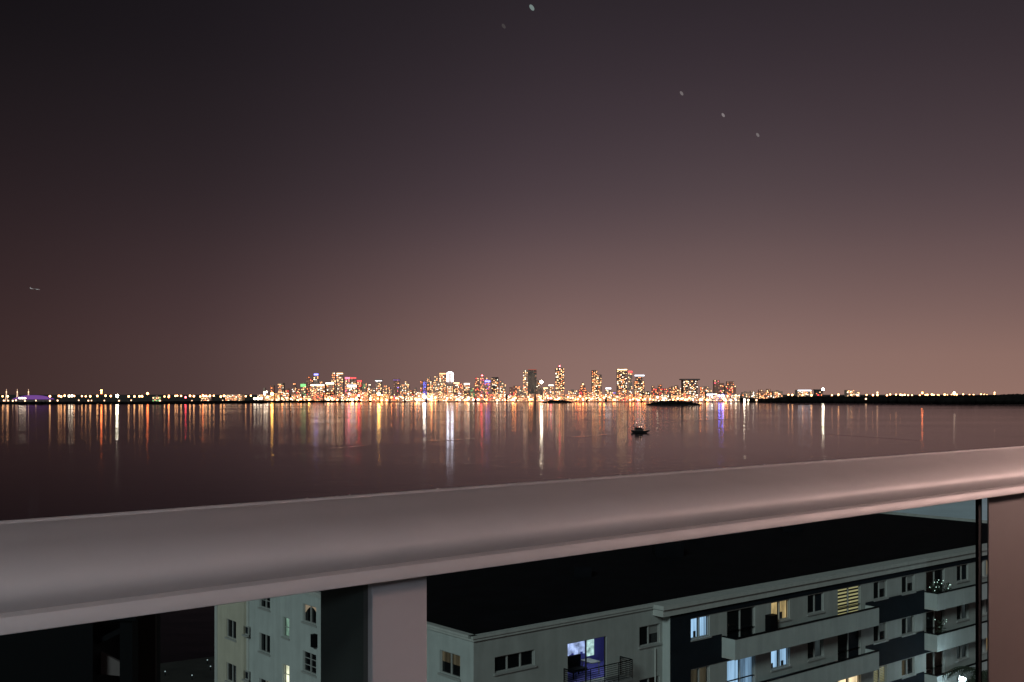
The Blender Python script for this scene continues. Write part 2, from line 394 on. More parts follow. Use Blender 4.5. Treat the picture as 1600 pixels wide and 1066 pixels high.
T = [
 (411,414.5,606,'plain','warm','slim dim block at the far left end of downtown',dict(fill=.2)),
 (422,428,602,'plain','red','narrow reddish block above the bright yellow waterfront lamp',dict(fill=.3,body='tower_red')),
 (434,444,598.5,'round','warm','rounded amber tower, first tall one from the left of downtown',dict(fill=.5)),
 (445,451,607,'plain','red','short red-lit block right of the rounded amber tower',dict(fill=.5,body='tower_red')),
 (455.5,463,599,'setback','warm','stepped orange-brown tower left of the green-topped tower',dict(fill=.45,body='tower_red')),
 (463.5,469,607,'plain','red','short red block touching the left side of the green-topped tower',dict(fill=.55,body='tower_red')),
 (469.5,478,599.5,'plain','green','small tower with a green-lit top near the left of downtown',dict(crown=('green',.97,4))),
 (479,483.5,588,'plain','red','slender dark reddish tower just right of the green-topped one',dict(fill=.25,body='tower_red',cell=2.2)),
 (484,488.5,589.5,'plain','red','second slender reddish tower left of the blue-topped tower',dict(fill=.3,body='tower_red',cell=2.2)),
 (490.5,497.5,584,'plain','warm','slender tower with a blue light band on its top',dict(fill=.35,crown=('blue',1.0,2.6))),
 (485,507,600,'plainroof','gold','broad gold block with a white strip across its upper floors',dict(fill=.55,D=4440,crown=('white',.96,1.6))),
 (499,508,595,'step','warm','amber stepped tower just right of the blue-topped tower',dict(fill=.5)),
 (508.5,522,598,'plainroof','gold','wide amber white-roofed block left of the tallest gold pair',dict(fill=.55,crown=('white',.99,2.0))),
 (517.5,525,582,'setback','gold','left tower of the tallest gold pair of downtown',dict(fill=.65,body='tower_mid')),
 (526,536,583,'step','gold','right, wider tower of the tallest gold pair of downtown',dict(fill=.7,crown=('yellow',1.0,1.6))),
 (539,547,589,'plain','pink','pink-topped tower right of the tallest gold pair',dict(fill=.5,crown=('pink',.98,2.2))),
 (545.5,556.5,590,'step','gold','tower with red roof lights above a bright white strip',dict(fill=.6,crown=('red',1.0,1.6))),
 (542,557.5,601,'plainroof','white','low broad block, dazzling white strip below red roof lights',dict(fill=.6,D=4430,crown=('cool',.98,3.2))),
 (558,565,594,'plain','red','short tower with a glowing red top',dict(fill=.45,crown=('red',.98,2.2),body='tower_red')),
 (566,573,599,'plain','green','dim yellow-green block right of the red glowing tops',dict(fill=.4)),
 (573.5,580.5,600,'setback','gold','small stepped gold block left of the white-crowned tower',dict(fill=.5)),
 (580.8,585.8,606,'plain','warm','low narrow amber block touching the white-crowned tower on the left',dict(fill=.5)),
 (586,597,593,'slabroof','gold','tower with a bright white crown above a big round lamp',dict(fill=.45,crown=('cool',1.0,2.6))),
 (598.5,605,602,'plain','gold','low gold block right of the white-crowned tower',dict(fill=.5)),
 (605.5,613,605,'step','warm','low stepped amber block left of the lilac-crowned tower',dict(fill=.4)),
 (614,624.5,592,'slabroof','violet','brown tower with a lilac crown and purple lights',dict(fill=.3,crown=('violet',1.0,2.0),body='tower_red')),
 (625.5,632,600,'plain','gold','narrow gold block right of the lilac-crowned tower',dict(fill=.45)),
 (632.5,640,596,'step','gold','uneven-topped gold tower before the gap in the skyline',dict(fill=.6)),
 (641,646,610,'plain','red','tiny red block in the gap of the skyline',dict(fill=.4,body='tower_red')),
 (646.5,651.5,606,'setback','warm','tiny stepped amber block left of the violet tower',dict(fill=.4)),
 (656.8,660,594.5,'plain','red','thin red-lit mast block touching the violet tower',dict(fill=.5,cell=2,body='tower_red')),
 (661,666.2,596,'plain','blue','narrow tower lit violet blue from foot to top',dict(fill=.9,cell=1.9,body='tower_dark')),
 (667,676,589,'step','gold','gold tower immediately right of the violet blue one',dict(fill=.65)),
 (677,686,587.5,'setback','warm','stepped amber tower second right of the violet blue one',dict(fill=.55)),
 (686.5,696.5,582,'step','gold','tall gold tower left of the white glowing arch',dict(fill=.7,crown=('amber',.97,1.5))),
 (708.8,718,598,'plain','warm','amber block right of the white glowing arch',dict(fill=.5,crown=('yellow',1.0,1.4))),
 (718.5,724.5,599.5,'plain','red','red-lit block between two amber ones right of the arch',dict(fill=.65,body='tower_red')),
 (725,734,599,'plainroof','gold','block with a white roof strip right of the red-lit block',dict(fill=.5,crown=('white',1.0,1.8))),
 (734.5,741,606,'plain','green','low greenish block left of the pink-topped towers',dict(fill=.5)),
 (741.5,749.5,590,'setback','red','stepped reddish tower left of the one with a pink beacon',dict(fill=.5,body='tower_red')),
 (750,756.5,590,'plain','pink','tower with a pink beacon on its roof',dict(fill=.5,beacon='red')),
 (757.5,766,589.5,'step','violet','tower with a violet lit upper corner beside the pink beacon',dict(fill=.55,crown=('blue',.86,2.4))),
 (768,779,589.5,'round','gold','round dark tower with scattered gold windows and a domed look',dict(fill=.42,body='tower_dark')),
 (781,790,595,'step','gold','gold tower right of the round dark one',dict(fill=.5)),
 (796,801.5,605,'plain','pink','left of two short pinkish blocks before the dark slab',dict(fill=.5,body='tower_red')),
 (802,807.5,603,'plain','red','right of two short pinkish blocks before the dark slab',dict(fill=.5,body='tower_red')),
 (808,816.8,603,'step','gold','short stepped gold block touching the dark slab tower',dict(fill=.5)),
 (817.5,824.5,578.2,'plain','gold','narrow gold-windowed wing left of the dark slab tower',dict(fill=.55,D=4420)),
 (825,838.5,577.4,'plainroof','red','tall unlit dark slab tower with a red roof line',dict(fill=-.26,D=4400,crown=('dimred',1.0,.9),body='tower_dark')),
 (834.5,848,606,'plainroof','white','dark low block in front of the tall dark slab',dict(fill=-.24,D=4380,body='tower_dark')),
 (834,843,595,'plain','white','small white lit upper block beside the dazzling white lamp',dict(fill=.5,D=4500)),
 (849,856,606,'plain','gold','low gold block right of the dazzling white lamp',dict(fill=.5,crown=('yellow',1.0,1.4))),
 (857,865,601.5,'step','gold','bright-roofed gold block left of a lone gold high-rise',dict(fill=.6,crown=('white',1.0,1.5))),
 (868,881.5,575.5,'plain','gold','lone tall gold high-rise, first right of the dark slab tower',dict(fill=.62,D=4400,beacon='red',body='tower_dark')),
 (888,902,610,'plain','warm','low amber block in the gap between two tall gold high-rises',dict(fill=.5)),
 (904.5,917,597,'pyramid','red','reddish pyramid-topped tower between two tall gold high-rises',dict(fill=.55,body='tower_red')),
 (925,940,578.5,'step','gold','second lone tall gold high-rise with an irregular left edge',dict(fill=.62,D=4410,body='tower_dark')),
 (946,955,606,'plainroof','white','low white-roofed block left of the tallest pair',dict(fill=.5,crown=('cool',1.0,2.2))),
 (955.5,962.5,612,'plain','violet','low purple-lit block at the foot of the tallest pair',dict(fill=.7,D=4430)),
 (964.5,980,577,'plain','gold','tallest broad gold high-rise with bright roof corner above the boat',dict(fill=.6,D=4400,body='tower_dark',crown=('yellow',1.0,1.6))),
 (981.5,988,580,'plainroof','gold','slim tower with a red top squeezed between two gold high-rises',dict(fill=.35,crown=('red',1.0,2.0))),
 (991.5,1007,586,'setback','gold','gold high-rise with a bright white stepped crown',dict(fill=.62,D=4420,crown=('cool',1.0,1.9),body='tower_dark')),
 (1009,1017.5,613,'plain','gold','low gold block right of the white stepped crown',dict(fill=.6)),
 (1018.5,1026,603,'step','red','left of two joined reddish towers behind the long island',dict(fill=.55,body='tower_red')),
 (1027,1036,601,'setback','red','right of two joined reddish towers behind the long island',dict(fill=.55,body='tower_red')),
 (1037,1044.5,607,'plain','red','short red block behind the middle of the long island',dict(fill=.55,body='tower_red')),
 (1046,1054,605,'plain','warm','left amber block of a pair beside the overhanging-roof tower',dict(fill=.5,body='tower_red')),
 (1054.8,1064,602.5,'step','warm','right amber block of a pair beside the overhanging-roof tower',dict(fill=.5,body='tower_red')),
 (1064.5,1093.5,592,'slabroof','white','wide dark building with an overhanging flat roof and white windows',dict(fill=.5,D=4400,body='tower_dark')),
 (1094,1101,604.5,'plain','warm','narrow amber block right of the overhanging-roof building',dict(fill=.4,body='tower_red')),
 (1102,1112,604,'step','gold','low gold block above the white marina strip',dict(fill=.4)),
 (1116,1131.5,594,'step','pink','dark reddish tower above the blue waterfront lights',dict(fill=.32,body='tower_red')),
 (1133.5,1150,596,'setback','red','stepped reddish tower, last tall one on the right',dict(fill=.55,body='tower_red')),
 (1104,1120,615.5,'plainroof','white','long low white-lit marina building right of the overhanging roof',dict(fill=.9,D=4390,crown=('cool',1.0,3.2))),
 (1160,1172,613,'plain','gold','small low gold block right of the last tall reddish tower',dict(fill=.6)),
 (1173,1184,611,'step','white','small low block with white roof lights over the wooded shore',dict(fill=.6)),
 (1186,1196,609,'step','warm','left half of an amber mid-rise over the right shore',dict(fill=.6,body='tower_red')),
 (1196.5,1206,608,'setback','warm','right half of an amber mid-rise over the right shore',dict(fill=.6,body='tower_red')),
 (1208,1223,611.5,'plain','gold','low gold block over the left end of the woods',dict(fill=.6)),
 (1246,1268,609.5,'plainroof','gold','low wide white-roofed building over the right trees',dict(fill=.6,crown=('cool',1.0,1.6))),
 (1273,1287,608.5,'slabroof','red','dark small building with an overhanging roof beside a white lamp',dict(fill=.25,body='tower_dark')),
 (1323.5,1344,609.5,'step','white','pale low building standing alone over the right wooded shore',dict(fill=.6)),
 (352,378,616.2,'plainroof','gold','low long gold-lit block alone on the left shore',dict(fill=.8,D=4300)),
 (314,330,618,'plain','gold','low yellow-lit block left of the long gold shore block',dict(fill=.8,D=4300)),
 (238,251,620,'plain','green','low yellow-green lit block on the left far shore',dict(fill=.9,D=4200)),
]
for x0, x1, top, st, mx_, lab, kw in T: tower(x0, x1, top, st, mx_, lab, **kw)

# the arch of white light
D = 4450; s = D/F
root = empty('arch_tower', ((703-800)*s, D, 1), 0, 'tower whose top is a glowing white upside-down U', 'tower')
hw = 5*s; h = (HZ-581)*s+CZ-1
b = MB(); b.box(-hw, hw, 0, 30, 0, h-20*s); b.box(-hw*.4, hw*.4, 3, 24, h-20*s, h-4*s); b.build('shell', M['tower_mid'], root)
a_ = MB(); a_.box(-hw, -hw*.42, -1, 22, h-15.5*s, h-3*s); a_.box(hw*.42, hw, -1, 22, h-15.5*s, h-3*s)
n_ = 8
for i in range(n_):
    t0, t1 = math.pi*i/n_, math.pi*(i+1)/n_
    q = lambda r, t, y, e=1: (r*math.cos(t), y, h-3*s+r*.6*math.sin(t)*e)
    a_.hex([q(hw*.42, t0, -1), q(hw, t0, -1), q(hw, t0, 22), q(hw*.42, t0, 22), q(hw*.42, t1, -1), q(hw, t1, -1), q(hw, t1, 22), q(hw*.42, t1, 22)])
a_.build('light_arch', glow('arch_light', (.86, .88, 1), 9), root)
wm = MB(); rs = random.Random(5)
for i in range(4):
    for j in range(10):
        wm.mi = GI[rs.choice(MIX['gold'])]; x = -hw+hw*2*(i+.5)/4; z = 3+j*2.4*s; wm.quad((x-1.4, -.5, z), (x+1.4, -.5, z), (x+1.4, -.5, z+2), (x-1.4, -.5, z+2))
tag(wm.build('lit_window', GM, root), kind='stuff')

# low blocks at the foot of the towers
KW = {'gold': 'gold-lit', 'warm': 'amber-lit', 'white': 'white-lit', 'red': 'reddish-lit'}
rs = random.Random(21); x = 402
while x < 1158:
    wdt = rs.uniform(8, 17); top = rs.uniform(612.5, 618.5)
    tower(x, x+wdt, top, rs.choice(['plain', 'step', 'plainroof']), (k_ := rs.choice(['gold', 'gold', 'warm', 'white', 'red', 'gold'])),
          KW[k_]+' low block below the '+near_tower(x+wdt/2, 9), fill=.68, D=rs.uniform(4360, 4372), cell=2.2)['group'] = 'low blocks along the city waterfront'
    x += wdt+rs.uniform(.3, 5)

# ------------------------------------------------------------------ shore lamps
protos = {}
def lamp(px, py, kind, size=1.35, label='warm lamp shining on the far shore', group='lamps along the far shore', Y=None):
    Y = Y or 4335; s_ = Y/F; z = CZ-(py-HZ)*s_
    key = (kind, size)
    if key not in protos:
        me1 = MB(); me1.ball((0, 0, 0), 1.0, 8, 6); o1 = me1.build('lamp_head', LAMP[kind]); protos[key] = o1.data
        bpy.data.objects.remove(o1)
    if 'pole' not in protos:
        m2 = MB(); m2.tube((0, 0, 0), (0, 0, 1), .35, 5); o2 = m2.build('pole', M['black_metal']); protos['pole'] = o2.data
        bpy.data.objects.remove(o2)
    root = empty('street_lamp', ((px-800)*s_, Y, .9), 0, label, 'lamp', group)
    hd = bpy.data.objects.new('lamp_head', protos[key]); col.objects.link(hd); hd.parent = root
    r = size*s_; hd.location = (0, 0, z-.9); hd.scale = (r, r, r)
    pl = bpy.data.objects.new('pole', protos['pole']); col.objects.link(pl); pl.parent = root; pl.scale = (1, 1, max(z-.9-r*.6, .5)); pl.location = (0, r*.3, 0)
    return root
ORD = ['first', 'second', 'third', 'fourth', 'fifth', 'sixth', 'seventh', 'eighth', 'ninth', 'tenth', 'eleventh', 'twelfth', 'thirteenth', 'fourteenth', 'fifteenth', 'sixteenth', 'seventeenth', 'eighteenth', 'nineteenth', 'twentieth']
def ordn(i): return ORD[i] if i < 20 else ('twenty-' if i < 29 else 'thirty-' if i < 39 else 'forty-')+ORD[(i-20) % 10] if i not in (29, 39) else ('thirtieth', 'fortieth')[i//10-2]
gL = 'lamps on the left far shore'; lL = 'warm white lamp in the row along the left far shore'
def yl(px):                                   # depth just behind the left shoreline
    return min(4330, max(3560, CZ*F/(631.6-HZ-2.4*max(0, px)/410)+70))
for ii_, px in enumerate(sorted((4, 12, 78, 92, 95.5, 101, 116, 128, 134, 141, 152, 165, 173, 201, 210, 218, 222, 257, 264, 274, 277, 283, 297, 303, 313, 318, 322, 328, 334, 345, 350, 384, 392))):
    lamp(px, 619+rnd.uniform(-.6, .8), 'warm', rnd.choice([1.2, 1.5]), ordn(ii_)+' warm lamp from the left in the upper row on the left far shore', gL, Y=yl(px)+20)
for ii_, px in enumerate(sorted((6, 13, 20, 25, 39, 56, 78, 90, 123, 138, 143, 163, 205, 186, 250, 300, 325, 348))):
    lamp(px, 626+rnd.uniform(-.5, .5), 'pale', rnd.choice([1.0, 1.3]), ordn(ii_)+' small pale lamp from the left in the lower row of the left shore', gL, Y=yl(px)-25)
for px, py, k, sz, lab in ((108, 619, 'white', 1.8, 'left of two brightest white lamps on the left shore'), (112.5, 618.6, 'white', 1.9, 'brightest double white lamp of the left shore'),
        (183, 618.8, 'bright', 2.2, 'large dazzling white lamp right of the orange mast'), (158.5, 610.5, 'orange', 1.7, 'orange lamp high on a mast over the left shore'),
        (158.3, 614, 'orange', 1.3, 'second orange lamp lower on the same mast'), (230.5, 615, 'orange', 1.8, 'strong orange lamp standing above the left shore row'),
        (263.5, 620.5, 'orange', 1.3, 'orange lamp right of the yellow-green low block'), (290, 621, 'red', 1.4, 'red lamp on the left far shore'),
        (317, 617.6, 'orange', 1.2, 'orange lamp over the yellow-lit low block'), (398, 623, 'white', 1.9, 'first of three white lamps left of downtown'),
        (403, 623, 'white', 2.1, 'middle of three white lamps left of downtown'), (408, 622.5, 'white', 1.9, 'last of three white lamps left of downtown'),
        (413.5, 616, 'white', 1.7, 'lower white lamp of the pair beside the slim pole block'), (416.5, 612.5, 'white', 1.5, 'upper white lamp of the pair beside the slim pole block'),
        (418, 620.5, 'white', 1.5, 'white lamp below the pair beside the slim pole block'),
        (425, 615.5, 'yellow', 2.2, 'big yellow lamp below the narrow reddish block'), (544, 617, 'pink', 2.4, 'x'),
        (551, 624.5, 'white', 2.0, 'white lamp near the water below the red roof lights'), (592, 616, 'yellow', 2.4, 'big yellow lamp below the white-crowned tower'),
        (614, 620, 'violet', 2.0, 'x'), (663, 620, 'bright', 2.4, 'dazzling white lamp at the foot of the violet blue tower'),
        (545.5, 615.5, 'red', 1.9, 'left red lamp on the downtown waterfront'), (560.5, 618, 'red', 1.9, 'right red lamp on the downtown waterfront'),
        (846, 597, 'bright', 2.4, 'dazzling white floodlight above the dark low block'), (1286, 608.5, 'bright', 1.9, 'white lamp on the overhanging roof over the right shore'),
        (1124, 618.5, 'blue', 1.7, 'left blue lamp on the waterfront'), (1129, 618.2, 'blue', 1.7, 'right blue lamp on the waterfront'),
        (860.5, 622, 'red', 1.5, 'red lamp right of the small flat island'), (752, 618, 'red', 1.3, 'red lamp below the tower with the pink beacon')):
    if k in ('pink', 'violet'): continue
    lamp(px, py, k, sz, lab, None, Y=(yl(px)+5 if px < 400 else None))
for ii_, px in enumerate(sorted((1354, 1364, 1371, 1386, 1391, 1400, 1407, 1410, 1413.5, 1419, 1425, 1437, 1446, 1449, 1456, 1459, 1465, 1467, 1476, 1480, 1487, 1491, 1495, 1505, 1515, 1521, 1531, 1533, 1538, 1542, 1554, 1565, 1300, 1310, 1330, 1340, 1232, 1238, 1254, 1268))):
    lamp(px, 617.6+rnd.uniform(-1.2, .5), 'warm', rnd.choice([1.1, 1.4]), ordn(ii_)+' warm lamp from the left above the trees of the right shore', 'lamps above the right far shore')
for px, py, k, sz, lab in ((1441, 614, 'orange', 1.5, 'orange lamp standing higher over the right shore'), (1371, 613.6, 'pale', 1.4, 'pale lamp standing higher left on the right shore'),
        (1491, 614.3, 'white', 2.0, 'large white lamp over the right shore trees'), (1554, 613.6, 'pale', 1.3, 'pale lamp standing higher near the right edge')):
    lamp(px, py, k, sz, lab)
for ii_, (px, Yq) in enumerate(sorted(((1353, 3890), (1445, 3780), (1452, 3775), (1483, 3745), (1501, 3720), (1528, 3710), (1551, 3720), (1593, 3710), (1320, 4020)))):
    lamp(px, 623+rnd.uniform(-1, 3), 'pale', 1.4, ordn(ii_)+' pale lamp from the left at the water edge of the right shore', 'lamps at the right water edge', Y=Yq)
for ii_, (px, k) in enumerate(sorted(((1163, 'bright'), (1169, 'white'), (1142, 'white'), (1191.5, 'bright'), (1197, 'bright'), (1206, 'white'), (1106, 'warm'), (1182, 'pale')))):
    lamp(px, 625.4, k, 1.5, ordn(ii_)+' lamp from the left along the marina edge beside the blue lamps', 'lamps of the marina edge', Y=4290)
rs = random.Random(99); nl = 0
while nl < 150:
    px = rs.uniform(420, 1156); py = 626.0-abs(rs.gauss(0, 3.2))
    if 1003 < px < 1100 and py > 625: continue
    k_ = rs.choice(['amber', 'warm', 'white', 'amber', 'pale', 'amber', 'yellow' if rs.random() < .15 else 'pale', 'red' if rs.random() < .2 else 'warm', 'orange' if rs.random() < .3 else 'warm'])
    sz_ = rs.choice([1.0, 1.3, 1.5]); hi_ = 'raised' if py < 621 else ('mid-height' if py < 624 else 'low')
    lamp(px, py, k_, sz_, hi_+' '+k_+' lamp by the '+near_tower(px, 9), 'lamps of the city waterfront', Y=4335)
    nl += 1

# three lit pylons and the violet roof on the far left
for px, lab in ((10, 'leftmost of three lit pylons by the violet roof'), (27, 'middle one of three lit pylons by the violet roof'), (44.5, 'rightmost of three lit pylons, over the violet roof')):
    Y = 4100; s_ = Y/F; root = empty('lit_pylon', ((px-800)*s_, Y, .9), 0, lab, 'pylon')
    z = CZ+(HZ-608.5)*s_
    m_ = MB(); m_.tube((-4.5, 0, 0), (-.6, 0, z*.72), 1.0, 5, .7); m_.tube((4.5, 0, 0), (.6, 0, z*.72), 1.0, 5, .7); m_.tube((0, 0, z*.7), (0, 0, z), .9, 6, .5); m_.build('mast', glow('pylon_glow', (1, .62, .42), 1.5), root)
    m_ = MB(); m_.ball((0, 0, z*.78), 1.9); m_.build('floodlight', LAMP['pale'], root)
Y = 4000; s_ = Y/F; root = empty('stadium_hall', ((47.5-800)*s_, Y, .9), 0, 'long low hall with a violet glowing curved roof on the left shore', 'hall')
m_ = MB(); hw = 29*s_; zt = CZ-(618-HZ)*s_; zb = CZ-(624-HZ)*s_; n_ = 14
for i in range(n_):
    xa = -hw+2*hw*i/n_; xb = -hw+2*hw*(i+1)/n_
    za = zb+(zt-zb)*math.sin(math.pi*i/n_)**.8; zc = zb+(zt-zb)*math.sin(math.pi*(i+1)/n_)**.8
    m_.hex([(xa, 0, zb-1.5), (xb, 0, zb-1.5), (xb, 50, zb-1.5), (xa, 50, zb-1.5), (xa, 4, za), (xb, 4, zc), (xb, 46, zc), (xa, 46, za)])
m_.build('roof', glow('violet_roof', (.34, .13, .55), .5), root)
m_ = MB(); m_.box(-hw*.97, hw*.97, 3, 47, 0, zb-1.5); m_.build('wall', M['tower_dark'], root)
m_ = MB()
for xx in (-.55, -.42, -.3): m_.ball((hw*xx, -2, zb+3), 3.2, 8, 5, 1.8, .6, .8)
m_.build('entrance_light', LAMP['white'], root)

# ------------------------------------------------------------------ boat
Yb = CZ*F/(676.2-HZ); s_ = Yb/F
root = empty('motor_boat', ((1000-800)*s_, Yb, 0), R(8), 'small dark motor boat lying alone on the bay, bow to the right', 'boat')
stn = [(-7.4, 1.7, 1.75, 1.0), (-6.2, 2.1, 1.45, -.2), (-3.5, 2.35, 1.15, -.6), (0, 2.4, 1.1, -.7), (3, 2.1, 1.2, -.6), (5.4, 1.2, 1.35, -.1), (7.0, .5, 1.5, .7), (8.2, .06, 1.6, 1.35)]
m_ = MB()
rings = [[(x, -b_, z), (x, -b_*.7, zb*.6+z*.12), (x, 0, zb), (x, b_*.7, zb*.6+z*.12), (x, b_, z)] for x, b_, z, zb in stn]
for r0, r1 in zip(rings, rings[1:]):
    for i in range(4): m_.quad(r0[i], r0[i+1], r1[i+1], r1[i])
    m_.quad(r0[4], r0[0], r1[0], r1[4])
m_.quad(*rings[0]); m_.build('hull', M['hull'], root)
m_ = MB(); m_.hex([(-4.2, -1.8, 1.0), (2.6, -1.6, 1.0), (2.6, 1.6, 1.0), (-4.2, 1.8, 1.0), (-3.6, -1.5, 3.5), (1.2, -1.3, 3.5), (1.2, 1.3, 3.5), (-3.6, 1.5, 3.5)])
cb = m_.build('cabin', M['cabin'], root)
m_ = MB()
for x in (-3.2, -1.9, -.6, .6): m_.box(x-.5, x+.45, -1.76, -1.68, 2.2, 2.95)
m_.build('side_window', M['dark_glass'], cb)
m_ = MB(); m_.box(-3.9, .9, -1.6, 1.6, 4.65, 4.8)
for x in (-3.4, .3):
    for y in (-1.3, 1.3): m_.tube((x, y, 3.5), (x, y, 4.7), .06)
m_.build('flybridge_top', M['cabin'], root)
m_ = MB(); m_.tube((-3, 0, 4.8), (-3, 0, 6.3), .07); m_.tube((-3.4, 0, 5.6), (-2.6, 0, 5.6), .05); m_.build('mast', M['black_metal'], root)
m_ = MB(); m_.box(-4.2, -4.0, -1.5, 1.5, 2.0, 3.3); m_.box(2.9, 3.5, -.8, .8, 1.8, 2.6); m_.build('deck_locker', M['hull'], root)
m_ = MB()
for i in range(6):
    x = 3.0+i*.85; bb = 1.9-(x-3)*.36
    for sgn in (-1, 1): m_.tube((x, sgn*max(bb, .1), 1.2), (x, sgn*max(bb, .1), 2.2), .035, 4)
for sgn in (-1, 1): m_.tube((3, sgn*1.9, 2.2), (7.25, sgn*.35, 2.25), .04, 4)
m_.build('bow_rail', M['steel'], root)
m_ = MB(); m_.ball((-3, 0, 6.4), .2); m_.ball((-1, -1.7, 3.7), .25); m_.ball((.9, -1.4, 3.7), .25); m_.build('deck_light', glow('mast_light', (1, .62, .42), 4), root)

root.scale = (1, 1, 1.3)
# ------------------------------------------------------------------ long low boat wakes
def wake(pts, hgt, wid, label):
    m_ = MB(); P = []
    for (xa, ya), (xb, yb) in zip(pts, pts[1:]):
        for i in range(8):
            u = i/8; P.append(Vector((*gp(xa+(xb-xa)*u, ya+(yb-ya)*u), 0)))
    P.append(Vector((*gp(*pts[-1]), 0)))
    n_ = len(P)
    for i in range(n_-1):
        a, b = P[i], P[i+1]
        ea = math.sin(math.pi*i/(n_-1))**.5; eb = math.sin(math.pi*(i+1)/(n_-1))**.5
        off = Vector((0, wid, 0))
        prof = [(-1, .0), (-.55, .35), (0, 1), (.55, .35), (1, .0)]
        for (u0, h0), (u1, h1) in zip(prof, prof[1:]):
            m_.quad(a+off*u0+Vector((0, 0, h0*hgt*ea+.01)), b+off*u0+Vector((0, 0, h0*hgt*eb+.01)), b+off*u1+Vector((0, 0, h1*hgt*eb+.01)), a+off*u1+Vector((0, 0, h1*hgt*ea+.01)))
    tag(m_.build('water_wake', M['water'], smooth=True), label, 'wake', 'wakes on the bay')
wake([(1008, 664.5), (1060, 659), (1180, 651.5)], .22, 22, 'long thin wake line rising to the right of the boat')
wake([(598, 653), (680, 655.5), (740, 659)], .2, 22, 'faint wake line crossing the violet reflections')
wake([(880, 655), (940, 656), (975, 660)], .15, 20, 'short wake line left of the boat')
wake([(1260, 677), (1340, 682), (1460, 690)], .12, 10, 'wake line on the right water above the handrail')
wake([(500, 702), (545, 699), (590, 694)], .07, 6, 'bright wake line crossing the red reflections')
wake([(660, 690), (705, 688), (760, 685)], .14, 8, 'wake line crossing the white arch reflection')
wake([(880, 684), (935, 681), (975, 676)], .14, 8, 'wake line below the second gold high-rise reflection')

# ------------------------------------------------------------------ neighbouring apartment building
A = R(50.3); d = Vector((math.sin(A), math.cos(A), 0)); e2 = Vector((-math.cos(A), math.sin(A), 0))
ZR = CZ-12.3; Yc = 12.3*F/(994-HZ); P0 = Vector(((740-800)/F*Yc, Yc, 0))
class Face:
    def __init__(s, O, D_, out): s.O = O; s.D = D_; s.out = out
    def p(s, t, z, o=0.0): q = s.O+s.D*t+s.out*o; return Vector((q.x, q.y, z))
    def hit(s, px, py=None, o=0.0):
        k = (px-800)/F; Q = s.O+s.out*o
        t = (k*Q.y-Q.x)/(s.D.x-k*s.D.y)
        if py is None: return t
        Y = Q.y+t*s.D.y; return t, CZ-(py-HZ)/F*Y
FM1 = Face(P0, d, -e2); TS = 14.1; PS = .6; FM2 = Face(P0+d*TS-e2*PS, d, -e2); FL = Face(P0, e2, -d); FL2 = Face(P0-d*.3, e2, -d)
bld = empty('apartment_building', (P0.x, P0.y, 1.2), 0, 'flat-roofed pale apartment block with dark bands and lit windows below the handrail', 'building')
bld_inv = Matrix.Translation((-P0.x, -P0.y, -1.2))
def bbuild(m_, name, mats, parent=bld, inv=bld_inv, **kw):
    m_.v = [tuple(inv @ Vector(v)) for v in m_.v]
    return m_.build(name, mats, parent, **kw)
def fbox(m_, f, t0, t1, z0, z1, o0, o1):
    m_.hex([f.p(t0, z0, o1), f.p(t1, z0, o1), f.p(t1, z0, o0), f.p(t0, z0, o0), f.p(t0, z1, o1), f.p(t1, z1, o1), f.p(t1, z1, o0), f.p(t0, z1, o0)])
def wall(m_, f, t0, t1, z0, z1, holes, o=0.0, dep=.22):
    hs = [(max(a, t0), min(b, t1), max(c, z0), min(e, z1)) for a, b, c, e in holes if a < t1 and b > t0 and c < z1 and e > z0]
    ts = sorted(set([t0, t1]+[h[0] for h in hs]+[h[1] for h in hs])); zs = sorted(set([z0, z1]+[h[2] for h in hs]+[h[3] for h in hs]))
    for ta, tb in zip(ts, ts[1:]):
        for za, zb in zip(zs, zs[1:]):
            tm, zm = (ta+tb)/2, (za+zb)/2
            if any(h[0] < tm < h[1] and h[2] < zm < h[3] for h in hs): continue
            m_.quad(f.p(ta, za, o), f.p(tb, za, o), f.p(tb, zb, o), f.p(ta, zb, o))
    for a, b, c, e in hs:
        m_.quad(f.p(a, c, o), f.p(b, c, o), f.p(b, c, o-dep), f.p(a, c, o-dep)); m_.quad(f.p(a, e, o-dep), f.p(b, e, o-dep), f.p(b, e, o), f.p(a, e, o))
        m_.quad(f.p(a, c, o), f.p(a, c, o-dep), f.p(a, e, o-dep), f.p(a, e, o)); m_.quad(f.p(b, c, o-dep), f.p(b, c, o), f.p(b, e, o), f.p(b, e, o-dep))
WG = {'warm': glow('room_warm', (1, .66, .30), .62, vary=(1.2, 1.2, .6)), 'warmhi': glow('room_warm_bright', (1, .70, .42), 1.3, vary=(1.5, 1.5, .5)),
      'blue': glow('room_blue_curtain', (.42, .66, 1), .50, vary=(2.6, 2.6, .15)), 'bluehi': glow('room_blue_curtain_bright', (.45, .68, 1), .85, vary=(2.6, 2.6, .15)),
      'beige': glow('room_dim_beige', (1, .78, .5), .065, vary=(2.5, 2.5, .15)), 'cream': glow('room_cream', (1, .93, .66), 1.2, vary=(1.2, 1.2, .8)),
      'mint': glow('room_mint', (.62, .95, .74), .5, vary=(1.2, 1.2, .8)), 'arch': glow('room_arch', (1, .72, .5), .30), 'slat': glow('room_behind_blind', (1, .86, .42), .42),
      'dimred': glow('room_dim_red', (1, .70, .62), .004), 'grey': glow('room_dim_grey', (.8, .95, 1), .03, vary=(2, 2, .5))}
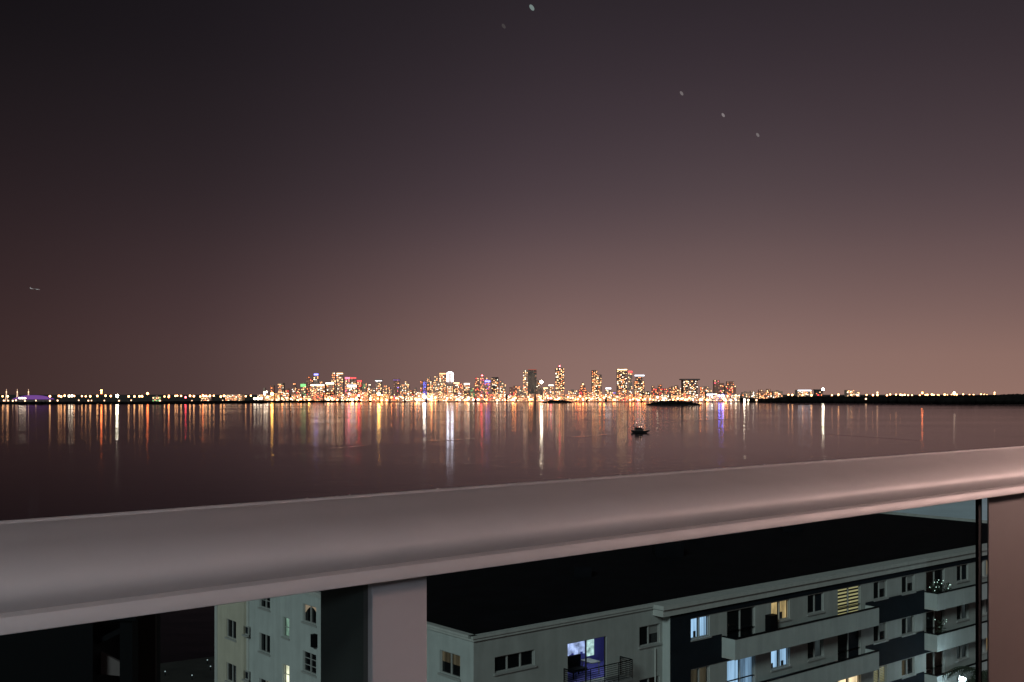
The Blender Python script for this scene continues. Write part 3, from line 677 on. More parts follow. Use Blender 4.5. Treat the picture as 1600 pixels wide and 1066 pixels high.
def window(f, t0, t1, z0, z1, panes=2, style='dark', o=0.0, lites=1, frame='frame', sill=True, name='window', seed=0):
    r_ = random.Random(seed+int(t0*13)+int(z0*7)); dp = o-.14
    m_ = MB(); fw = .055
    fbox(m_, f, t0, t1, z0, z0+fw, dp-.04, dp+.05); fbox(m_, f, t0, t1, z1-fw, z1, dp-.04, dp+.05)
    fbox(m_, f, t0, t0+fw, z0+fw, z1-fw, dp-.04, dp+.05); fbox(m_, f, t1-fw, t1, z0+fw, z1-fw, dp-.04, dp+.05)
    pw = (t1-t0)/panes
    for i in range(1, panes): fbox(m_, f, t0+pw*i-.04, t0+pw*i+.04, z0+fw, z1-fw, dp-.035, dp+.045)
    for i in range(panes):
        for j in range(1, lites):
            z = z0+(z1-z0)*j/lites; fbox(m_, f, t0+pw*i+.05, t0+pw*(i+1)-.05, z-.02, z+.02, dp-.02, dp+.03)
    wn = bbuild(m_, name, M[frame])
    if sill:
        m_ = MB(); fbox(m_, f, t0-.08, t1+.08, z0-.10, z0-.003, o-.1, o+.09); bbuild(m_, 'sill', M['frame'], wn)
    for i in range(panes):
        a = t0+pw*i+.05; b = t0+pw*(i+1)-.05
        st = style[i] if isinstance(style, (list, tuple)) else style
        m_ = MB()
        if st == 'dark':
            fbox(m_, f, a, b, z0+.05, z1-.05, dp-.03, dp-.02); bbuild(m_, 'pane', M['dark_glass'], wn)
        elif st == 'halfblind':
            zz = z0+(z1-z0)*.52
            fbox(m_, f, a, b, z0+.05, zz, dp-.03, dp-.02); bbuild(m_, 'pane', M['dark_glass'], wn)
            m_ = MB(); fbox(m_, f, a, b, zz, z1-.05, dp-.03, dp-.01); bbuild(m_, 'blind', M['blind'], wn)
        elif st == 'topblind':
            zz = z0+(z1-z0)*.5
            fbox(m_, f, a, b, z0+.05, zz, dp-.03, dp-.02); bbuild(m_, 'pane', M['dark_glass'], wn)
            m_ = MB(); fbox(m_, f, a, b, zz, z1-.05, dp-.03, dp-.01); bbuild(m_, 'blind', WG['beige'], wn)
        elif st == 'shade':
            fbox(m_, f, a, b, z0+.05, z1-.05, dp-.03, dp-.01); bbuild(m_, 'blind', M['navy_wall'], wn)
        elif st == 'slat':
            fbox(m_, f, a, b, z0+.05, z1-.05, dp-.06, dp-.05); bbuild(m_, 'pane', WG['slat'], wn)
            m_ = MB(); n_ = 10
            for k in range(n_):
                zz = z0+.05+(z1-z0-.1)*k/n_; fbox(m_, f, a, b, zz, zz+(z1-z0)/n_*.48, dp-.045, dp-.02)
            bbuild(m_, 'blind', M['dark_frame'], wn)
        elif st == 'archtop':
            fbox(m_, f, a, b, z0+.05, z1-.05, dp-.06, dp-.05); bbuild(m_, 'pane', M['dark_glass'], wn)
            m_ = MB(); n_ = 6; left = (i == 0)
            for k in range(n_):
                u0, u1 = k/n_, (k+1)/n_
                hh = lambda u: (z1-z0)*(.08+.42*((1-u) if left else u)**1.8)
                ta, tb = a+(b-a)*u0, a+(b-a)*u1
                m_.quad(f.p(ta, z1-.05-hh(u0), dp-.03), f.p(tb, z1-.05-hh(u1), dp-.03), f.p(tb, z1-.05, dp-.03), f.p(ta, z1-.05, dp-.03))
            bbuild(m_, 'curtain', WG['arch'], wn)
        else:
            n_ = 10                                # a folded curtain lit from behind
            for k in range(n_):
                u0, u1 = k/n_, (k+1)/n_; oa = .025*math.sin(k*2.4); ob = .025*math.sin((k+1)*2.4)
                ta, tb = a+(b-a)*u0, a+(b-a)*u1
                m_.quad(f.p(ta, z0+.05, dp-.09+oa), f.p(tb, z0+.05, dp-.09+ob), f.p(tb, z1-.05, dp-.09+ob), f.p(ta, z1-.05, dp-.09+oa))
            bbuild(m_, 'curtain', WG[st], wn)
            if r_.random() < .6 and st in ('warm', 'warmhi', 'blue', 'bluehi'):
                m_ = MB(); hgt = (z1-z0)*r_.uniform(.25, .45); ta = a+(b-a)*r_.uniform(.1, .5)
                fbox(m_, f, ta, ta+(b-a)*.3, z0+.05, z0+hgt, dp-.05, dp-.045); bbuild(m_, 'chair_back', M['dark_frame'], wn)
    return wn
RH = 3.07
# --- left (end) face
wL = MB(); holesL = []
def pwin(f, x0, x1, y0, y1, rows, **kw):
    """window whose left edge spans rows y0..y1 at column x0, drawn again on lower storeys"""
    ta, zt = f.hit(x0, y0); tb, _ = f.hit(x1, y0); _, zb = f.hit(x0, y1)
    return min(ta, tb), max(ta, tb), zb, zt
tcorner = FL.hit(387); tend = FL.hit(343)
specL = [  # left px, right px, top row and bottom row at the middle, panes, lites, styles per storey
 (687, 719, 1019, 1055, 2, 1, [['arch_b', 'arch_b'], 'dark', 'dark', 'dark']),
]
def add_win(fc, holes, x0, x1, ym0, ym1, panes, lites, styles, shift=0, **kw):
    xm = (x0+x1)/2; ta, tb = sorted((fc.hit(x0), fc.hit(x1))); _, zt = fc.hit(xm, ym0); _, zb = fc.hit(xm, ym1)
    for k, st in enumerate(styles):
        if zb-RH*k < 2.2: break
        holes.append((ta, tb, zb-RH*k, zt-RH*k)); window(fc, ta, tb, zb-RH*k, zt-RH*k, panes, st, lites=lites, **kw)
add_win(FL, holesL, 687, 719, 1020, 1056, 2, 1, [['topblind', 'topblind'], 'dark', 'dark', 'dark'])
add_win(FL, holesL, 405, 422, 927, 951, 2, 2, ['dark'])
add_win(FL, holesL, 405, 422, 991, 1020, 2, 1, ['dark', ['warm', 'dark'], 'dark', 'dark'])
add_win(FL, holesL, 441.5, 452, 965, 996, 1, 2, ['mint', 'cream', 'dark', 'mint'])
add_win(FL, holesL, 473, 494, 946, 974, 2, 1, [['archtop', 'archtop']])
add_win(FL, holesL, 473, 494, 1020, 1052, 2, 3, ['dark', 'dark', 'dark'])
add_win(FL, holesL, 560, 585, 990, 1022, 2, 1, ['dark', 'dark', 'dark'])
holesL2 = []
add_win(FL2, holesL2, 353.5, 369, 969, 998, 2, 1, ['dark', ['grey', 'dark'], 'dark', 'dark'])
add_win(FL2, holesL2, 380, 386, 979, 992, 1, 1, ['shade', 'shade', 'shade'])
wall(wL, FL, 0, tcorner, 1.2, ZR-.02, holesL); bbuild(wL, 'wall', M['side_wall'])
wL = MB(); wall(wL, FL2, tcorner, tend, 1.2, ZR-.02, holesL2); wL.quad(FL2.p(tcorner, 1.2), FL.p(tcorner, 1.2), FL.p(tcorner, ZR), FL2.p(tcorner, ZR)); bbuild(wL, 'wall', M['cream_wall'])
m_ = MB(); fbox(m_, FL2, tend-.35, tend, 1.2, ZR-.3, .002, .08); bbuild(m_, 'corner_trim', M['trim'])
m_ = MB(); fbox(m_, FL, tcorner-.28, tcorner-.002, 1.2, ZR-.3, .002, .10); bbuild(m_, 'corner_trim', M['trim'])
t_, z_ = FL.hit(495, 1001); m_ = MB(); fbox(m_, FL, t_-.1, t_+.25, z_-.4, z_+.4, .002, .30); bbuild(m_, 'wall_unit', M['black_metal'])
# back and hidden faces
LEN = TS+55.3
m_ = MB(); a = P0+e2*tend; b = a+d*LEN; c = P0+d*LEN; z = Vector((0, 0, 1))
m_.quad(a+z*1.2, b+z*1.2, b+z*ZR, a+z*ZR); m_.quad(b+z*1.2, c-e2*PS+z*1.2, c-e2*PS+z*ZR, b+z*ZR); bbuild(m_, 'wall', M['white_wall'])
# roof with low upstand
m_ = MB()
m_.quad(P0+z*(ZR-.28), P0+d*TS+z*(ZR-.28), P0+d*TS-e2*PS+z*(ZR-.28), P0+d*LEN-e2*PS+z*(ZR-.28), b+z*(ZR-.28), a+z*(ZR-.28))
bbuild(m_, 'roof', M['roof'])
m_ = MB(); rp = P0+d*30+e2*14
for dx, dy, w_, h_ in ((0, 0, 2.2, 1.1), (9, 5, 1.4, .8), (20, 3, 1.8, 1.0), (-12, -3, 1.2, .7)):
    q = rp+d*dx+e2*dy; m_.box(q.x-w_/2, q.x+w_/2, q.y-w_/2, q.y+w_/2, ZR-.28, ZR-.28+h_)
bbuild(m_, 'roof_unit', M['roof'])
# cornice, two tiers
def cornice(f, t0, t1, h1, o1, h2, o2, ins=.25):
    m_ = MB(); fbox(m_, f, t0-o1, t1+o1*.0, ZR-h1, ZR, -ins, o1); fbox(m_, f, t0-o2, t1, ZR-h1-h2, ZR-h1-.002, -.02, o2); bbuild(m_, 'cornice', M['trim'])
C2 = FM2.hit(1037, o=.35); CL = TS+C2-.002
m_ = MB(); fbox(m_, FM1, -.16, CL, ZR-.12, ZR, -.25, .16); fbox(m_, FM1, -.10, CL, ZR-.27, ZR-.122, -.02, .10); bbuild(m_, 'cornice', M['trim'])
m_ = MB(); fbox(m_, FL, .0, tend, ZR-.12, ZR, -.25, .16); fbox(m_, FL, .0, tend, ZR-.27, ZR-.122, -.02, .10); bbuild(m_, 'cornice', M['trim'])
m_ = MB(); fbox(m_, FM2, C2, 55.3, ZR-.24, ZR+.003, -PS-.25, .35); fbox(m_, FM2, C2+.1, 55.3, ZR-.66, ZR-.242, -PS+.005, .22); bbuild(m_, 'cornice', M['trim'])

# --- front face, near section
holes1 = []
add_win(FM1, holes1, 773, 835.5, 1021, 1046, 3, 1, ['dark', 'dark', 'dark'])
add_win(FM1, holes1, 999, 1031, 977, 1008, 2, 1, [['dark', 'halfblind'], ['shade', 'dimred'], 'dark', 'dark'])
add_win(FM1, holes1, 668+0, 668+1, 5000, 5001, 1, 1, [])
ra, rb = FM1.hit(887), FM1.hit(948); _, rz1 = FM1.hit(917, 1000); rz0 = rz1-2.35
for k in range(4): holes1.append((ra, rb, rz0-RH*k, rz1-RH*k))
m_ = MB(); wall(m_, FM1, 0, TS, 1.2, ZR-.27, holes1)
bbuild(m_, 'wall', M['white_wall']); m_ = MB(); m_.quad(P0+d*TS+z*1.2, P0+d*TS-e2*PS+z*1.2, P0+d*TS-e2*PS+z*(ZR-.3), P0+d*TS+z*(ZR-.3)); bbuild(m_, 'wall', M['side_wall'])
for k in range(1, 4): window(FM1, ra, rb, rz0-RH*k, rz1-RH*k, 2, 'dark', sill=False, name='balcony_door')
# lit room behind the open balcony door
RG = mat('room_violet_wall', (.10, .09, .36), .8)
m_ = MB(); dpt = 3.0
q = lambda t, zz, o: FM1.p(t, zz, o)
A0, B0 = ra-1.0, rb+3.4
m_.quad(q(A0, rz0, -dpt), q(B0, rz0, -dpt), q(B0, rz1+.2, -dpt), q(A0, rz1+.2, -dpt))
m_.quad(q(A0, rz0, -.23), q(A0, rz0, -dpt), q(A0, rz1+.2, -dpt), q(A0, rz1+.2, -.23)); m_.quad(q(B0, rz0, -dpt), q(B0, rz0, -.23), q(B0, rz1+.2, -.23), q(B0, rz1+.2, -dpt))
m_.quad(q(A0, rz0, -.23), q(B0, rz0, -.23), q(B0, rz0, -dpt), q(A0, rz0, -dpt)); m_.quad(q(A0, rz1+.2, -.23), q(B0, rz1+.2, -.23), q(B0, rz1+.2, -dpt), q(A0, rz1+.2, -dpt))
room = bbuild(m_, 'room', RG)
m_ = MB(); fbox(m_, FM1, rb+.0, rb+.95, rz1-.22, rz1-.06, -1.4, -.8); bbuild(m_, 'ceiling_lamp', glow('room_lamp', (.9, 1, .98), 10), room)
m_ = MB(); fbox(m_, FM1, ra+4.1, ra+4.7, rz0+.5, rz1-.5, -2.9, -2.8); bbuild(m_, 'wall_screen', glow('screen_pale', (.7, .95, .95), .8, vary=(2.5, 2.5, 3)), room)
m_ = MB(); 
for k_ in range(12):
    ta_ = ra+2.55+k_*.12; o0_, o1_ = -2.85+.05*math.sin(k_*2.1), -2.85+.05*math.sin(k_*2.1+2.1)
    zb_c = rz0+.35+.5*abs(math.sin(k_*.5)); m_.quad(q(ta_, zb_c, o0_), q(ta_+.12, zb_c, o1_), q(ta_+.12, rz1-.25, o1_), q(ta_, rz1-.25, o0_))
bbuild(m_, 'curtain', glow('violet_lit_curtain', (.50, .58, 1), 1.0, vary=(2.5, 2.5, 2.5)), room)
m_ = MB()
fbox(m_, FM1, ra+1.25, ra+2.35, rz0+.35, rz0+.5, -1.6, -.9); fbox(m_, FM1, ra+1.25, ra+2.35, rz0+.5, rz0+1.15, -1.6, -1.45)
for aa in (1.32, 2.28):
    for oo in (-1.55, -.95): fbox(m_, FM1, ra+aa-.03, ra+aa+.03, rz0, rz0+.35, oo-.03, oo+.03)
bbuild(m_, 'chair', M['black_metal'], room)
m_ = MB(); fbox(m_, FM1, ra+2.6, ra+3.3, rz0+.68, rz0+.73, -1.8, -.8); fbox(m_, FM1, ra+2.65, ra+2.7, rz0, rz0+.68, -1.7, -1.65); fbox(m_, FM1, ra+3.2, ra+3.25, rz0, rz0+.68, -.9, -.85); bbuild(m_, 'table', M['steel'], room)
m_ = MB(); mm = (ra+rb)/2
fbox(m_, FM1, ra, ra+.05, rz0, rz1, -.17, -.1); fbox(m_, FM1, rb-.05, rb, rz0, rz1, -.17, -.1); fbox(m_, FM1, mm-.04, mm+.04, rz0, rz1-.06, -.16, -.11); fbox(m_, FM1, ra+.05, rb-.05, rz1-.05, rz1, -.17, -.1)
bbuild(m_, 'balcony_door', M['dark_frame'])
tp_ = FM1.hit(1022)
m_ = MB(); m_.tube(FM1.p(tp_, 1.2, .09), FM1.p(tp_, ZR-.4-2.2, .09), .045, 8); bbuild(m_, 'drain_pipe', M['trim'])
# small steel balconies
bt0, bt1 = FM1.hit(881, o=.9)+.0, FM1.hit(977, o=.9)-.9*0
def steel_balcony(zf):
    t0, t1, oo = ra-.35, rb+1.05, 1.05
    m_ = MB(); fbox(m_, FM1, t0, t1, zf-.14, zf-.003, .003, oo); sl = bbuild(m_, 'balcony', M['steel'])
    m_ = MB(); hh = 1.05
    pts = [(t0+.03, .05), (t0+.03, oo-.04), (t1-.03, oo-.04), (t1-.03, .05)]
    for (ta, oa), (tb, ob) in zip(pts, pts[1:]):
        for j in range(9):
            zz = zf+.12+j*(hh-.12)/8; r_ = .024 if j == 8 else .012
            m_.tube(FM1.p(ta, zz, oa), FM1.p(tb, zz, ob), r_*1.3, 5)
    n_ = 4
    for j in range(n_+1):
        tt = t0+.03+(t1-t0-.06)*j/n_; m_.tube(FM1.p(tt, zf, oo-.04), FM1.p(tt, zf+hh, oo-.04), .022, 5)
    for tt in (t0+.03, t1-.03): m_.tube(FM1.p(tt, zf, .05), FM1.p(tt, zf+hh, .05), .022, 5)
    bbuild(m_, 'railing', M['black_metal'], sl)
for k in range(4): steel_balcony(rz0-RH*k)

# --- front face, banded section
ZB = 18.63; ZS = 17.27; ZF = 16.0; T2 = 55.3
g = FM2.hit
tA = .0
bal = [(g(1147, o=1.0), g(1372, o=1.0)), (g(1463, o=1.0), g(1463, o=1.0)+g(1372, o=1.0)-g(1147, o=1.0))]
bal.append((bal[1][1]+7.5, T2-1.0))
cols = [  # px left, px right, kind (w: window, d: door), styles for storeys 1, 2, 3
 (1079.5, 1109, 'w', ['bluehi', 'beige', 'dark', 'dark'], ['blue', 'blue']),
 (1136, 1180, 'd', [['dark', 'dark'], ['bluehi', 'blue'], 'dark', 'dark'], None),
 (1205, 1234, 'w', ['warm', 'bluehi', 'dark', 'dark'], None),
 (1262, 1287, 'w', [['dark', 'shade'], ['dark', 'grey'], 'dark', 'beige'], None),
 (1309, 1345, 'd', ['slat', ['dark', 'shade'], 'warmhi', 'dark'], None),
 (1365, 1386, 'w', [['dark', 'halfblind'], ['dark', 'halfblind'], 'slat', 'dark'], None),
 (1409, 1429, 'w', [['dark', 'halfblind'], ['dark', 'grey'], ['beige', 'dark'], 'dark'], None),
 (1447, 1476, 'd', [['dimred', 'dark'], ['dark', 'dimred'], ['dimred', 'dimred'], 'dark'], None),
 (1495, 1513, 'w', [['dark', 'shade'], ['dark', 'grey'], ['grey', 'grey'], 'dark'], None),
 (1527, 1538, 'w', ['beige', 'dark', 'dark', 'dark'], None),
 (1541, 1550, 'w', ['warm', 'dark', 'warm', 'dark'], None)]
holes2 = []
for x0, x1, kd, sts, _ in cols:
    t0, t1 = g(x0), g(x1)
    for k in range(5):
        zt = ZB-.06-RH*k; zb = (ZS+.04 if kd == 'w' else ZF+.06)-RH*k
        st = sts[k] if k < len(sts) else 'dark'
        holes2.append((t0, t1, zb, zt)); window(FM2, t0, t1, zb, zt, 2, st, sill=(kd == 'w' and t1-t0 < 4), name='window' if kd == 'w' else 'balcony_door', frame='frame')
for tt in (45.5, 50.5, 53.5):
    for k in range(5): holes2.append((tt, tt+1.5, ZS+.04-RH*k, ZB-.06-RH*k)); window(FM2, tt, tt+1.5, ZS+.04-RH*k, ZB-.06-RH*k, 2, 'dark')
# white bands, recessed a little from the dark paint
tW = g(1079.5)-.05
for k in range(6):
    zt, zs, zf = ZB-RH*k, ZS-RH*k, ZF-RH*k
    if k < 5:
        m_ = MB(); wall(m_, FM2, tW, T2, zs, zt, holes2)
        for ta, tb in bal: wall(m_, FM2, ta-.0, tb, zf, zs, holes2)
        bbuild(m_, 'wall', M['white_wall'])
    # dark spandrels
    m_ = MB(); zlow = max(ZB-RH*(k+1), 1.2)
    if k < 5:
        ed = [tW]+[v for ab in bal for v in ab]+[T2]
        for ta, tb in zip(ed[0::2], ed[1::2]): fbox(m_, FM2, ta, tb, zf, zs, -.3, .05)
        fbox(m_, FM2, tW, T2, zlow, zf-.001, -.3, .05)
        bbuild(m_, 'spandrel', M['navy_wall'])
m_ = MB(); fbox(m_, FM2, tA+.002, tW, 1.2, ZR-.665, -.3, .05); fbox(m_, FM2, tW+.001, T2, ZB, ZR-.665, -.3, .05); bbuild(m_, 'spandrel', M['navy_wall'])
m_ = MB(); fbox(m_, FM2, tW, T2, 1.2, ZB-RH*5, -.3, .06); bbuild(m_, 'wall', M['navy_wall'])
# concrete balconies
for ta, tb in bal:
    for k in range(5):
        zf, zp = ZF-RH*k, ZF+1.1-RH*k
        m_ = MB(); fbox(m_, FM2, ta, tb, zf-.16, zf-.003, .055, .96); sl = bbuild(m_, 'balcony', M['trim'])
        m_ = MB(); fbox(m_, FM2, ta, tb, zf-.16, zp, .962, 1.08); fbox(m_, FM2, ta, ta+.12, zf-.002, zp-.002, .055, .96); fbox(m_, FM2, tb-.12, tb, zf-.002, zp-.002, .055, .96)
        bbuild(m_, 'parapet', M['side_wall'], sl)
        m_ = MB(); fbox(m_, FM2, ta-.02, tb+.02, zp+.002, zp+.06, .92, 1.12); fbox(m_, FM2, ta-.02, ta+.14, zp+.002, zp+.06, .055, .92); bbuild(m_, 'coping', M['black_metal'], sl)
t_ = g(1200); m_ = MB(); fbox(m_, FM2, t_-.4, t_+.35, ZF, ZF+1.9, .08, .5); bbuild(m_, 'wall_unit', M['black_metal'])

# plants with small lights on the top right balcony
def leaf_plant(f, t, zf, o, hgt, label, lights=True, seed=1):
    r_ = random.Random(seed); q0 = f.p(t, zf, o); root = empty('potted_plant', tuple(q0), 0, label, 'plant')
    m_ = MB(); m_.tube((0, 0, 0), (0, 0, .35), .14, 8, .2); m_.build('pot', M['steel'], root)
    m_ = MB()
    for i in range(46):
        a = r_.uniform(0, 6.28); u = r_.uniform(.2, 1); l_ = r_.uniform(.25, .6); zc = .35+hgt*u; ca, sa = math.cos(a), math.sin(a)
        r0 = .05; up = r_.uniform(-.1, .35)
        m_.quad((ca*r0, sa*r0, zc), (ca*l_*.6-sa*.06, sa*l_*.6+ca*.06, zc+up), (ca*l_, sa*l_, zc+up*.4), (ca*l_*.6+sa*.06, sa*l_*.6-ca*.06, zc+up))
    m_.tube((0, 0, .3), (0, 0, .35+hgt), .025, 5); m_.build('foliage', M['leaf'], root)
    if lights:
        m_ = MB()
        for i in range(5): m_.ball((r_.uniform(-.4, .4), r_.uniform(-.25, .2), .9+hgt*r_.uniform(.25, .8)), .026, 6, 4)
        m_.build('string_light', glow('string_light', (.75, 1, .9), 3.0), root)
leaf_plant(FM2, bal[1][0]+1.0, ZF, .5, 1.5, 'tall potted plant with tiny white lights on the topmost right balcony', seed=1)
leaf_plant(FM2, bal[1][0]+2.3, ZF, .6, 1.1, 'smaller lit potted plant right of the tall one on the topmost balcony', seed=2)
leaf_plant(FM2, bal[1][0]+.55, ZF, .45, 1.3, 'low potted plant left of the tall one on the topmost balcony', seed=4)
leaf_plant(FM2, bal[1][0]+1.6, ZF-RH, .5, 1.4, 'potted plant on the second balcony from the top, right side', seed=3)

# pale low roof beyond the block
c0_ = P0+d*(LEN+1.6)-e2*6; m_ = MB(); c1_ = c0_+d*45; c2_ = c1_+e2*60; c3_ = c0_+e2*60
rt = empty('flat_roof_building', (c0_.x, c0_.y, 1.2), 0, 'pale flat roof catching blue-grey light beyond the apartment block', 'building')
inv = Matrix.Translation((-c0_.x, -c0_.y, -1.2)); zz = ZR-.6
for p_, q_ in ((c0_, c1_), (c1_, c2_), (c2_, c3_), (c3_, c0_)): m_.quad(p_+z*1.2, q_+z*1.2, q_+z*zz, p_+z*zz)
bbuild(m_, 'wall', M['white_wall'], rt, inv)
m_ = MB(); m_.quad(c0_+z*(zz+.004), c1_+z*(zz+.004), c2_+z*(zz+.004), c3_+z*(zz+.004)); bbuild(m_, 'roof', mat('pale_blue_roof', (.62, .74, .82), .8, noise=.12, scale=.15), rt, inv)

# floodlight on a tall pole and a palm in front of the block
Yf = 79.5; q = W(1503, 1063, Yf); root = empty('floodlight_pole', (q.x, Yf, 1.2), 0, 'dazzling white floodlight on a tall pole before the lowest visible right balcony', 'floodlight')
m_ = MB(); m_.tube((0, 0, 0), (0, 0, q.z-1.2), .11, 8, .07); m_.build('pole', M['steel'], root)
m_ = MB(); m_.hex([(-.3, -.1, q.z-1.25), (.3, -.1, q.z-1.25), (.3, .22, q.z-1.3), (-.3, .22, q.z-1.3), (-.3, -.1, q.z-.98), (.3, -.1, q.z-.98), (.3, .2, q.z-1.0), (-.3, .2, q.z-1.0)]); m_.build('housing', M['steel'], root)
m_ = MB(); m_.ball((0, -.12, q.z-1.12), .17, 10, 6); m_.ball((0, .3, q.z-1.12), .12, 10, 6); m_.build('lamp_head', glow('flood_lamp', (.75, .9, 1), 300), root)

def palm(px, py, Y, label, seed, nf=15, ln=2.6):
    r_ = random.Random(seed); q = W(px, py, Y); root = empty('palm_tree', (q.x, Y, 1.2), 0, label, 'tree'); H = q.z-1.2
    m_ = MB(); pv = Vector((0, 0, 0))
    for i in range(8):
        nx_ = Vector((.25*math.sin(i*.5+seed), .2*math.sin(i*.4), H*(i+1)/8)); m_.tube(pv, nx_, .2-.012*i, 7, .19-.012*i); pv = nx_
    m_.build('trunk', M['bark'], root)
    for i in range(nf):
        a = i*2.399+r_.random()*.3; tilt = r_.uniform(-.25, .95); L_ = ln*r_.uniform(.8, 1.15); m_ = MB()
        ca, sa = math.cos(a), math.sin(a); P_ = []
        for j in range(9):
            u = j/8; rr = L_*u*(1-.15*u); zz_ = L_*(tilt*u*.7-.75*u*u); P_.append(pv+Vector((ca*rr, sa*rr, zz_)))
        sd_ = Vector((-sa, ca, 0))
        for j in range(8):
            wl = .75*math.sin(math.pi*(.12+.83*j/8))
            for k2 in range(2):
                c_ = P_[j].lerp(P_[j+1], k2*.5)
                for sg in (-1, 1):
                    tip = c_+sd_*sg*wl+(P_[j+1]-P_[j])*.9+Vector((0, 0, -.32*wl-r_.random()*.15))
                    m_.quad(c_, c_+(P_[j+1]-P_[j])*.28, tip)
            m_.tube(P_[j], P_[j+1], .025, 4)
        m_.build('frond', M['leaf'], root)
palm(1534, 1052, 63, 'dark palm tree beside the dazzling floodlight at the right post', 3)

# little path lights on the left
for px, py in ((329, 1042), (258, 1050), (336, 1063), (241, 1062), (324, 1032), (300, 1056)):
    Y = (CZ-1.6)*F/(py-HZ); xx = (px-800)/F*Y; root = empty('path_light', (xx, Y, 1.2), 0, 'tiny bollard light on the dark shore beside the apartment block', 'lamp', 'path lights on the near shore')
    m_ = MB(); m_.tube((0, 0, 0), (0, 0, .4), .05, 6); m_.build('post', M['black_metal'], root)
    m_ = MB(); m_.ball((0, 0, .45), .07, 6, 5); m_.build('lamp_head', glow('path_lamp', (.8, .95, 1), .5), root)

# dark stair tower close on the left
Ys = 26.0; s_ = Ys/F
root = empty('stair_tower', ((100-800)*s_, Ys, 1.2), 0, 'black unlit stair tower with open landing at the lower left', 'tower')
def sx(px): return (px-100)*s_
def sz(py): return CZ-(py-HZ)*s_-1.2
m_ = MB(); m_.box(sx(-260), sx(145), 0, 5, 0, sz(962)); m_.build('wall', M['black_metal'], root)
m_ = MB(); m_.box(sx(187), sx(207), 0, .4, 0, sz(968)-.002); m_.build('column', M['black_metal'], root)
m_ = MB(); m_.box(sx(145)+.002, sx(214), -.1, 4.8, sz(969), sz(962)); m_.build('roof_slab', M['black_metal'], root)
m_ = MB(); m_.hex([(sx(145), .3, sz(1012)), (sx(187), .3, sz(991)), (sx(187), 1.2, sz(991)), (sx(145), 1.2, sz(1012)), (sx(145), .3, sz(1003)), (sx(187), .3, sz(982)), (sx(187), 1.2, sz(982)), (sx(145), 1.2, sz(1003))]); m_.build('stair_flight', M['black_metal'], root)
m_ = MB(); m_.hex([(sx(145), .5, sz(1062)), (sx(187), .5, sz(1066)), (sx(187), .6, sz(1066)), (sx(145), .6, sz(1062)), (sx(145), .5, sz(1027)), (sx(187), .5, sz(1049)), (sx(187), .6, sz(1049)), (sx(145), .6, sz(1027))]); m_.build('landing_panel', mat('brown_panel', (.10, .085, .085), .8), root)
m_ = MB(); m_.box(sx(145), sx(187), 2.6, 2.7, 0, sz(969)-.01); m_.build('back_panel', mat('charcoal_panel', (.035, .032, .03), .8), root)

# ------------------------------------------------------------------ own balcony: rail, posts, glass
B = R(48.3); rr = Vector((math.sin(B), math.cos(B), 0)); nn = Vector((math.cos(B), -math.sin(B), 0))   # along the rail, towards the room
D0 = 1.345
def rp_(t, dist, z_): q = rr*t-nn*dist; return Vector((q.x, q.y, CZ+z_))
rroot = empty('balcony_railing', tuple(rp_(.84, D0-.08, -1.25)), 0, 'wide rounded metal handrail with glass panels across the whole foreground', 'railing')
rinv = Matrix.Translation(-rroot.location)
T0, T1 = -3.0, 5.4
prof = []                                     # (distance from the camera plane, height)
a_ell, b_ell, zc = .150, .078, -.2266
prof += [(D0+.004, -.175), (D0+.006, -.156), (D0+.0045, -.1492), (D0+.001, -.1478), (D0-.0035, -.1485), (D0-.006, -.1510)]   # thin raised far edge
for i in range(1, 7):                         # nearly flat top, falling gently towards the room
    u = i/6; prof.append((D0-.008-.065*u, -.1512-.0115*u**1.2))
for i in range(0, 21):                        # then a full rounded front
    th = R(70)-R(70+30)*i/20
    prof.append((D0-.0425-.1185*math.cos(th), -.2060+.0440*math.sin(th)))
prof += [(D0-.1560, -.2290), (D0-.1625, -.2300), (D0-.1640, -.2318), (D0-.1685, -.2445), (D0-.1680, -.2462), (D0-.1655, -.2470), (D0-.02, -.2470), (D0+.0, -.23)]
m_ = MB(); n_ = len(prof)
seg = 40
for k in range(seg):
    ta = T0+(T1-T0)*k/seg; tb = T0+(T1-T0)*(k+1)/seg
    for i in range(n_):
        (d0_, z0_), (d1_, z1_) = prof[i], prof[(i+1) % n_]
        m_.quad(rp_(ta, d0_, z0_), rp_(tb, d0_, z0_), rp_(tb, d1_, z1_), rp_(ta, d1_, z1_))
hr = bbuild(m_, 'handrail', M['rail'], rroot, rinv)
import bmesh
bm = bmesh.new(); bm.from_mesh(hr.data); bmesh.ops.remove_doubles(bm, verts=bm.verts, dist=1e-5); bmesh.ops.recalc_face_normals(bm, faces=bm.faces)
for f_ in bm.faces: f_.smooth = True
bm.to_mesh(hr.data); bm.free()
es = hr.modifiers.new('split', 'EDGE_SPLIT'); es.split_angle = R(38)
def rbox(m_, t0, t1, da, db, za, zb): m_.hex([rp_(t0, da, za), rp_(t1, da, za), rp_(t1, db, za), rp_(t0, db, za), rp_(t0, da, zb), rp_(t1, da, zb), rp_(t1, db, zb), rp_(t0, db, zb)])
zt_, zb_ = -.2475, -1.248
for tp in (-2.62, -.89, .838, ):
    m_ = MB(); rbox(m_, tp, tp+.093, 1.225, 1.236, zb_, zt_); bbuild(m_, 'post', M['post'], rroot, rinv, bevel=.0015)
    m_ = MB(); rbox(m_, tp+.003, tp+.09, 1.2365, 1.36, zb_, zt_); bbuild(m_, 'shaded_post_side', M['post_shade'], rroot, rinv)  # side of the post, its shade given by a darker material
m_ = MB(); rbox(m_, 2.67, 2.99, 1.225, 1.229, zb_, zt_); bbuild(m_, 'cover_plate', M['plate'], rroot, rinv, bevel=.0015)
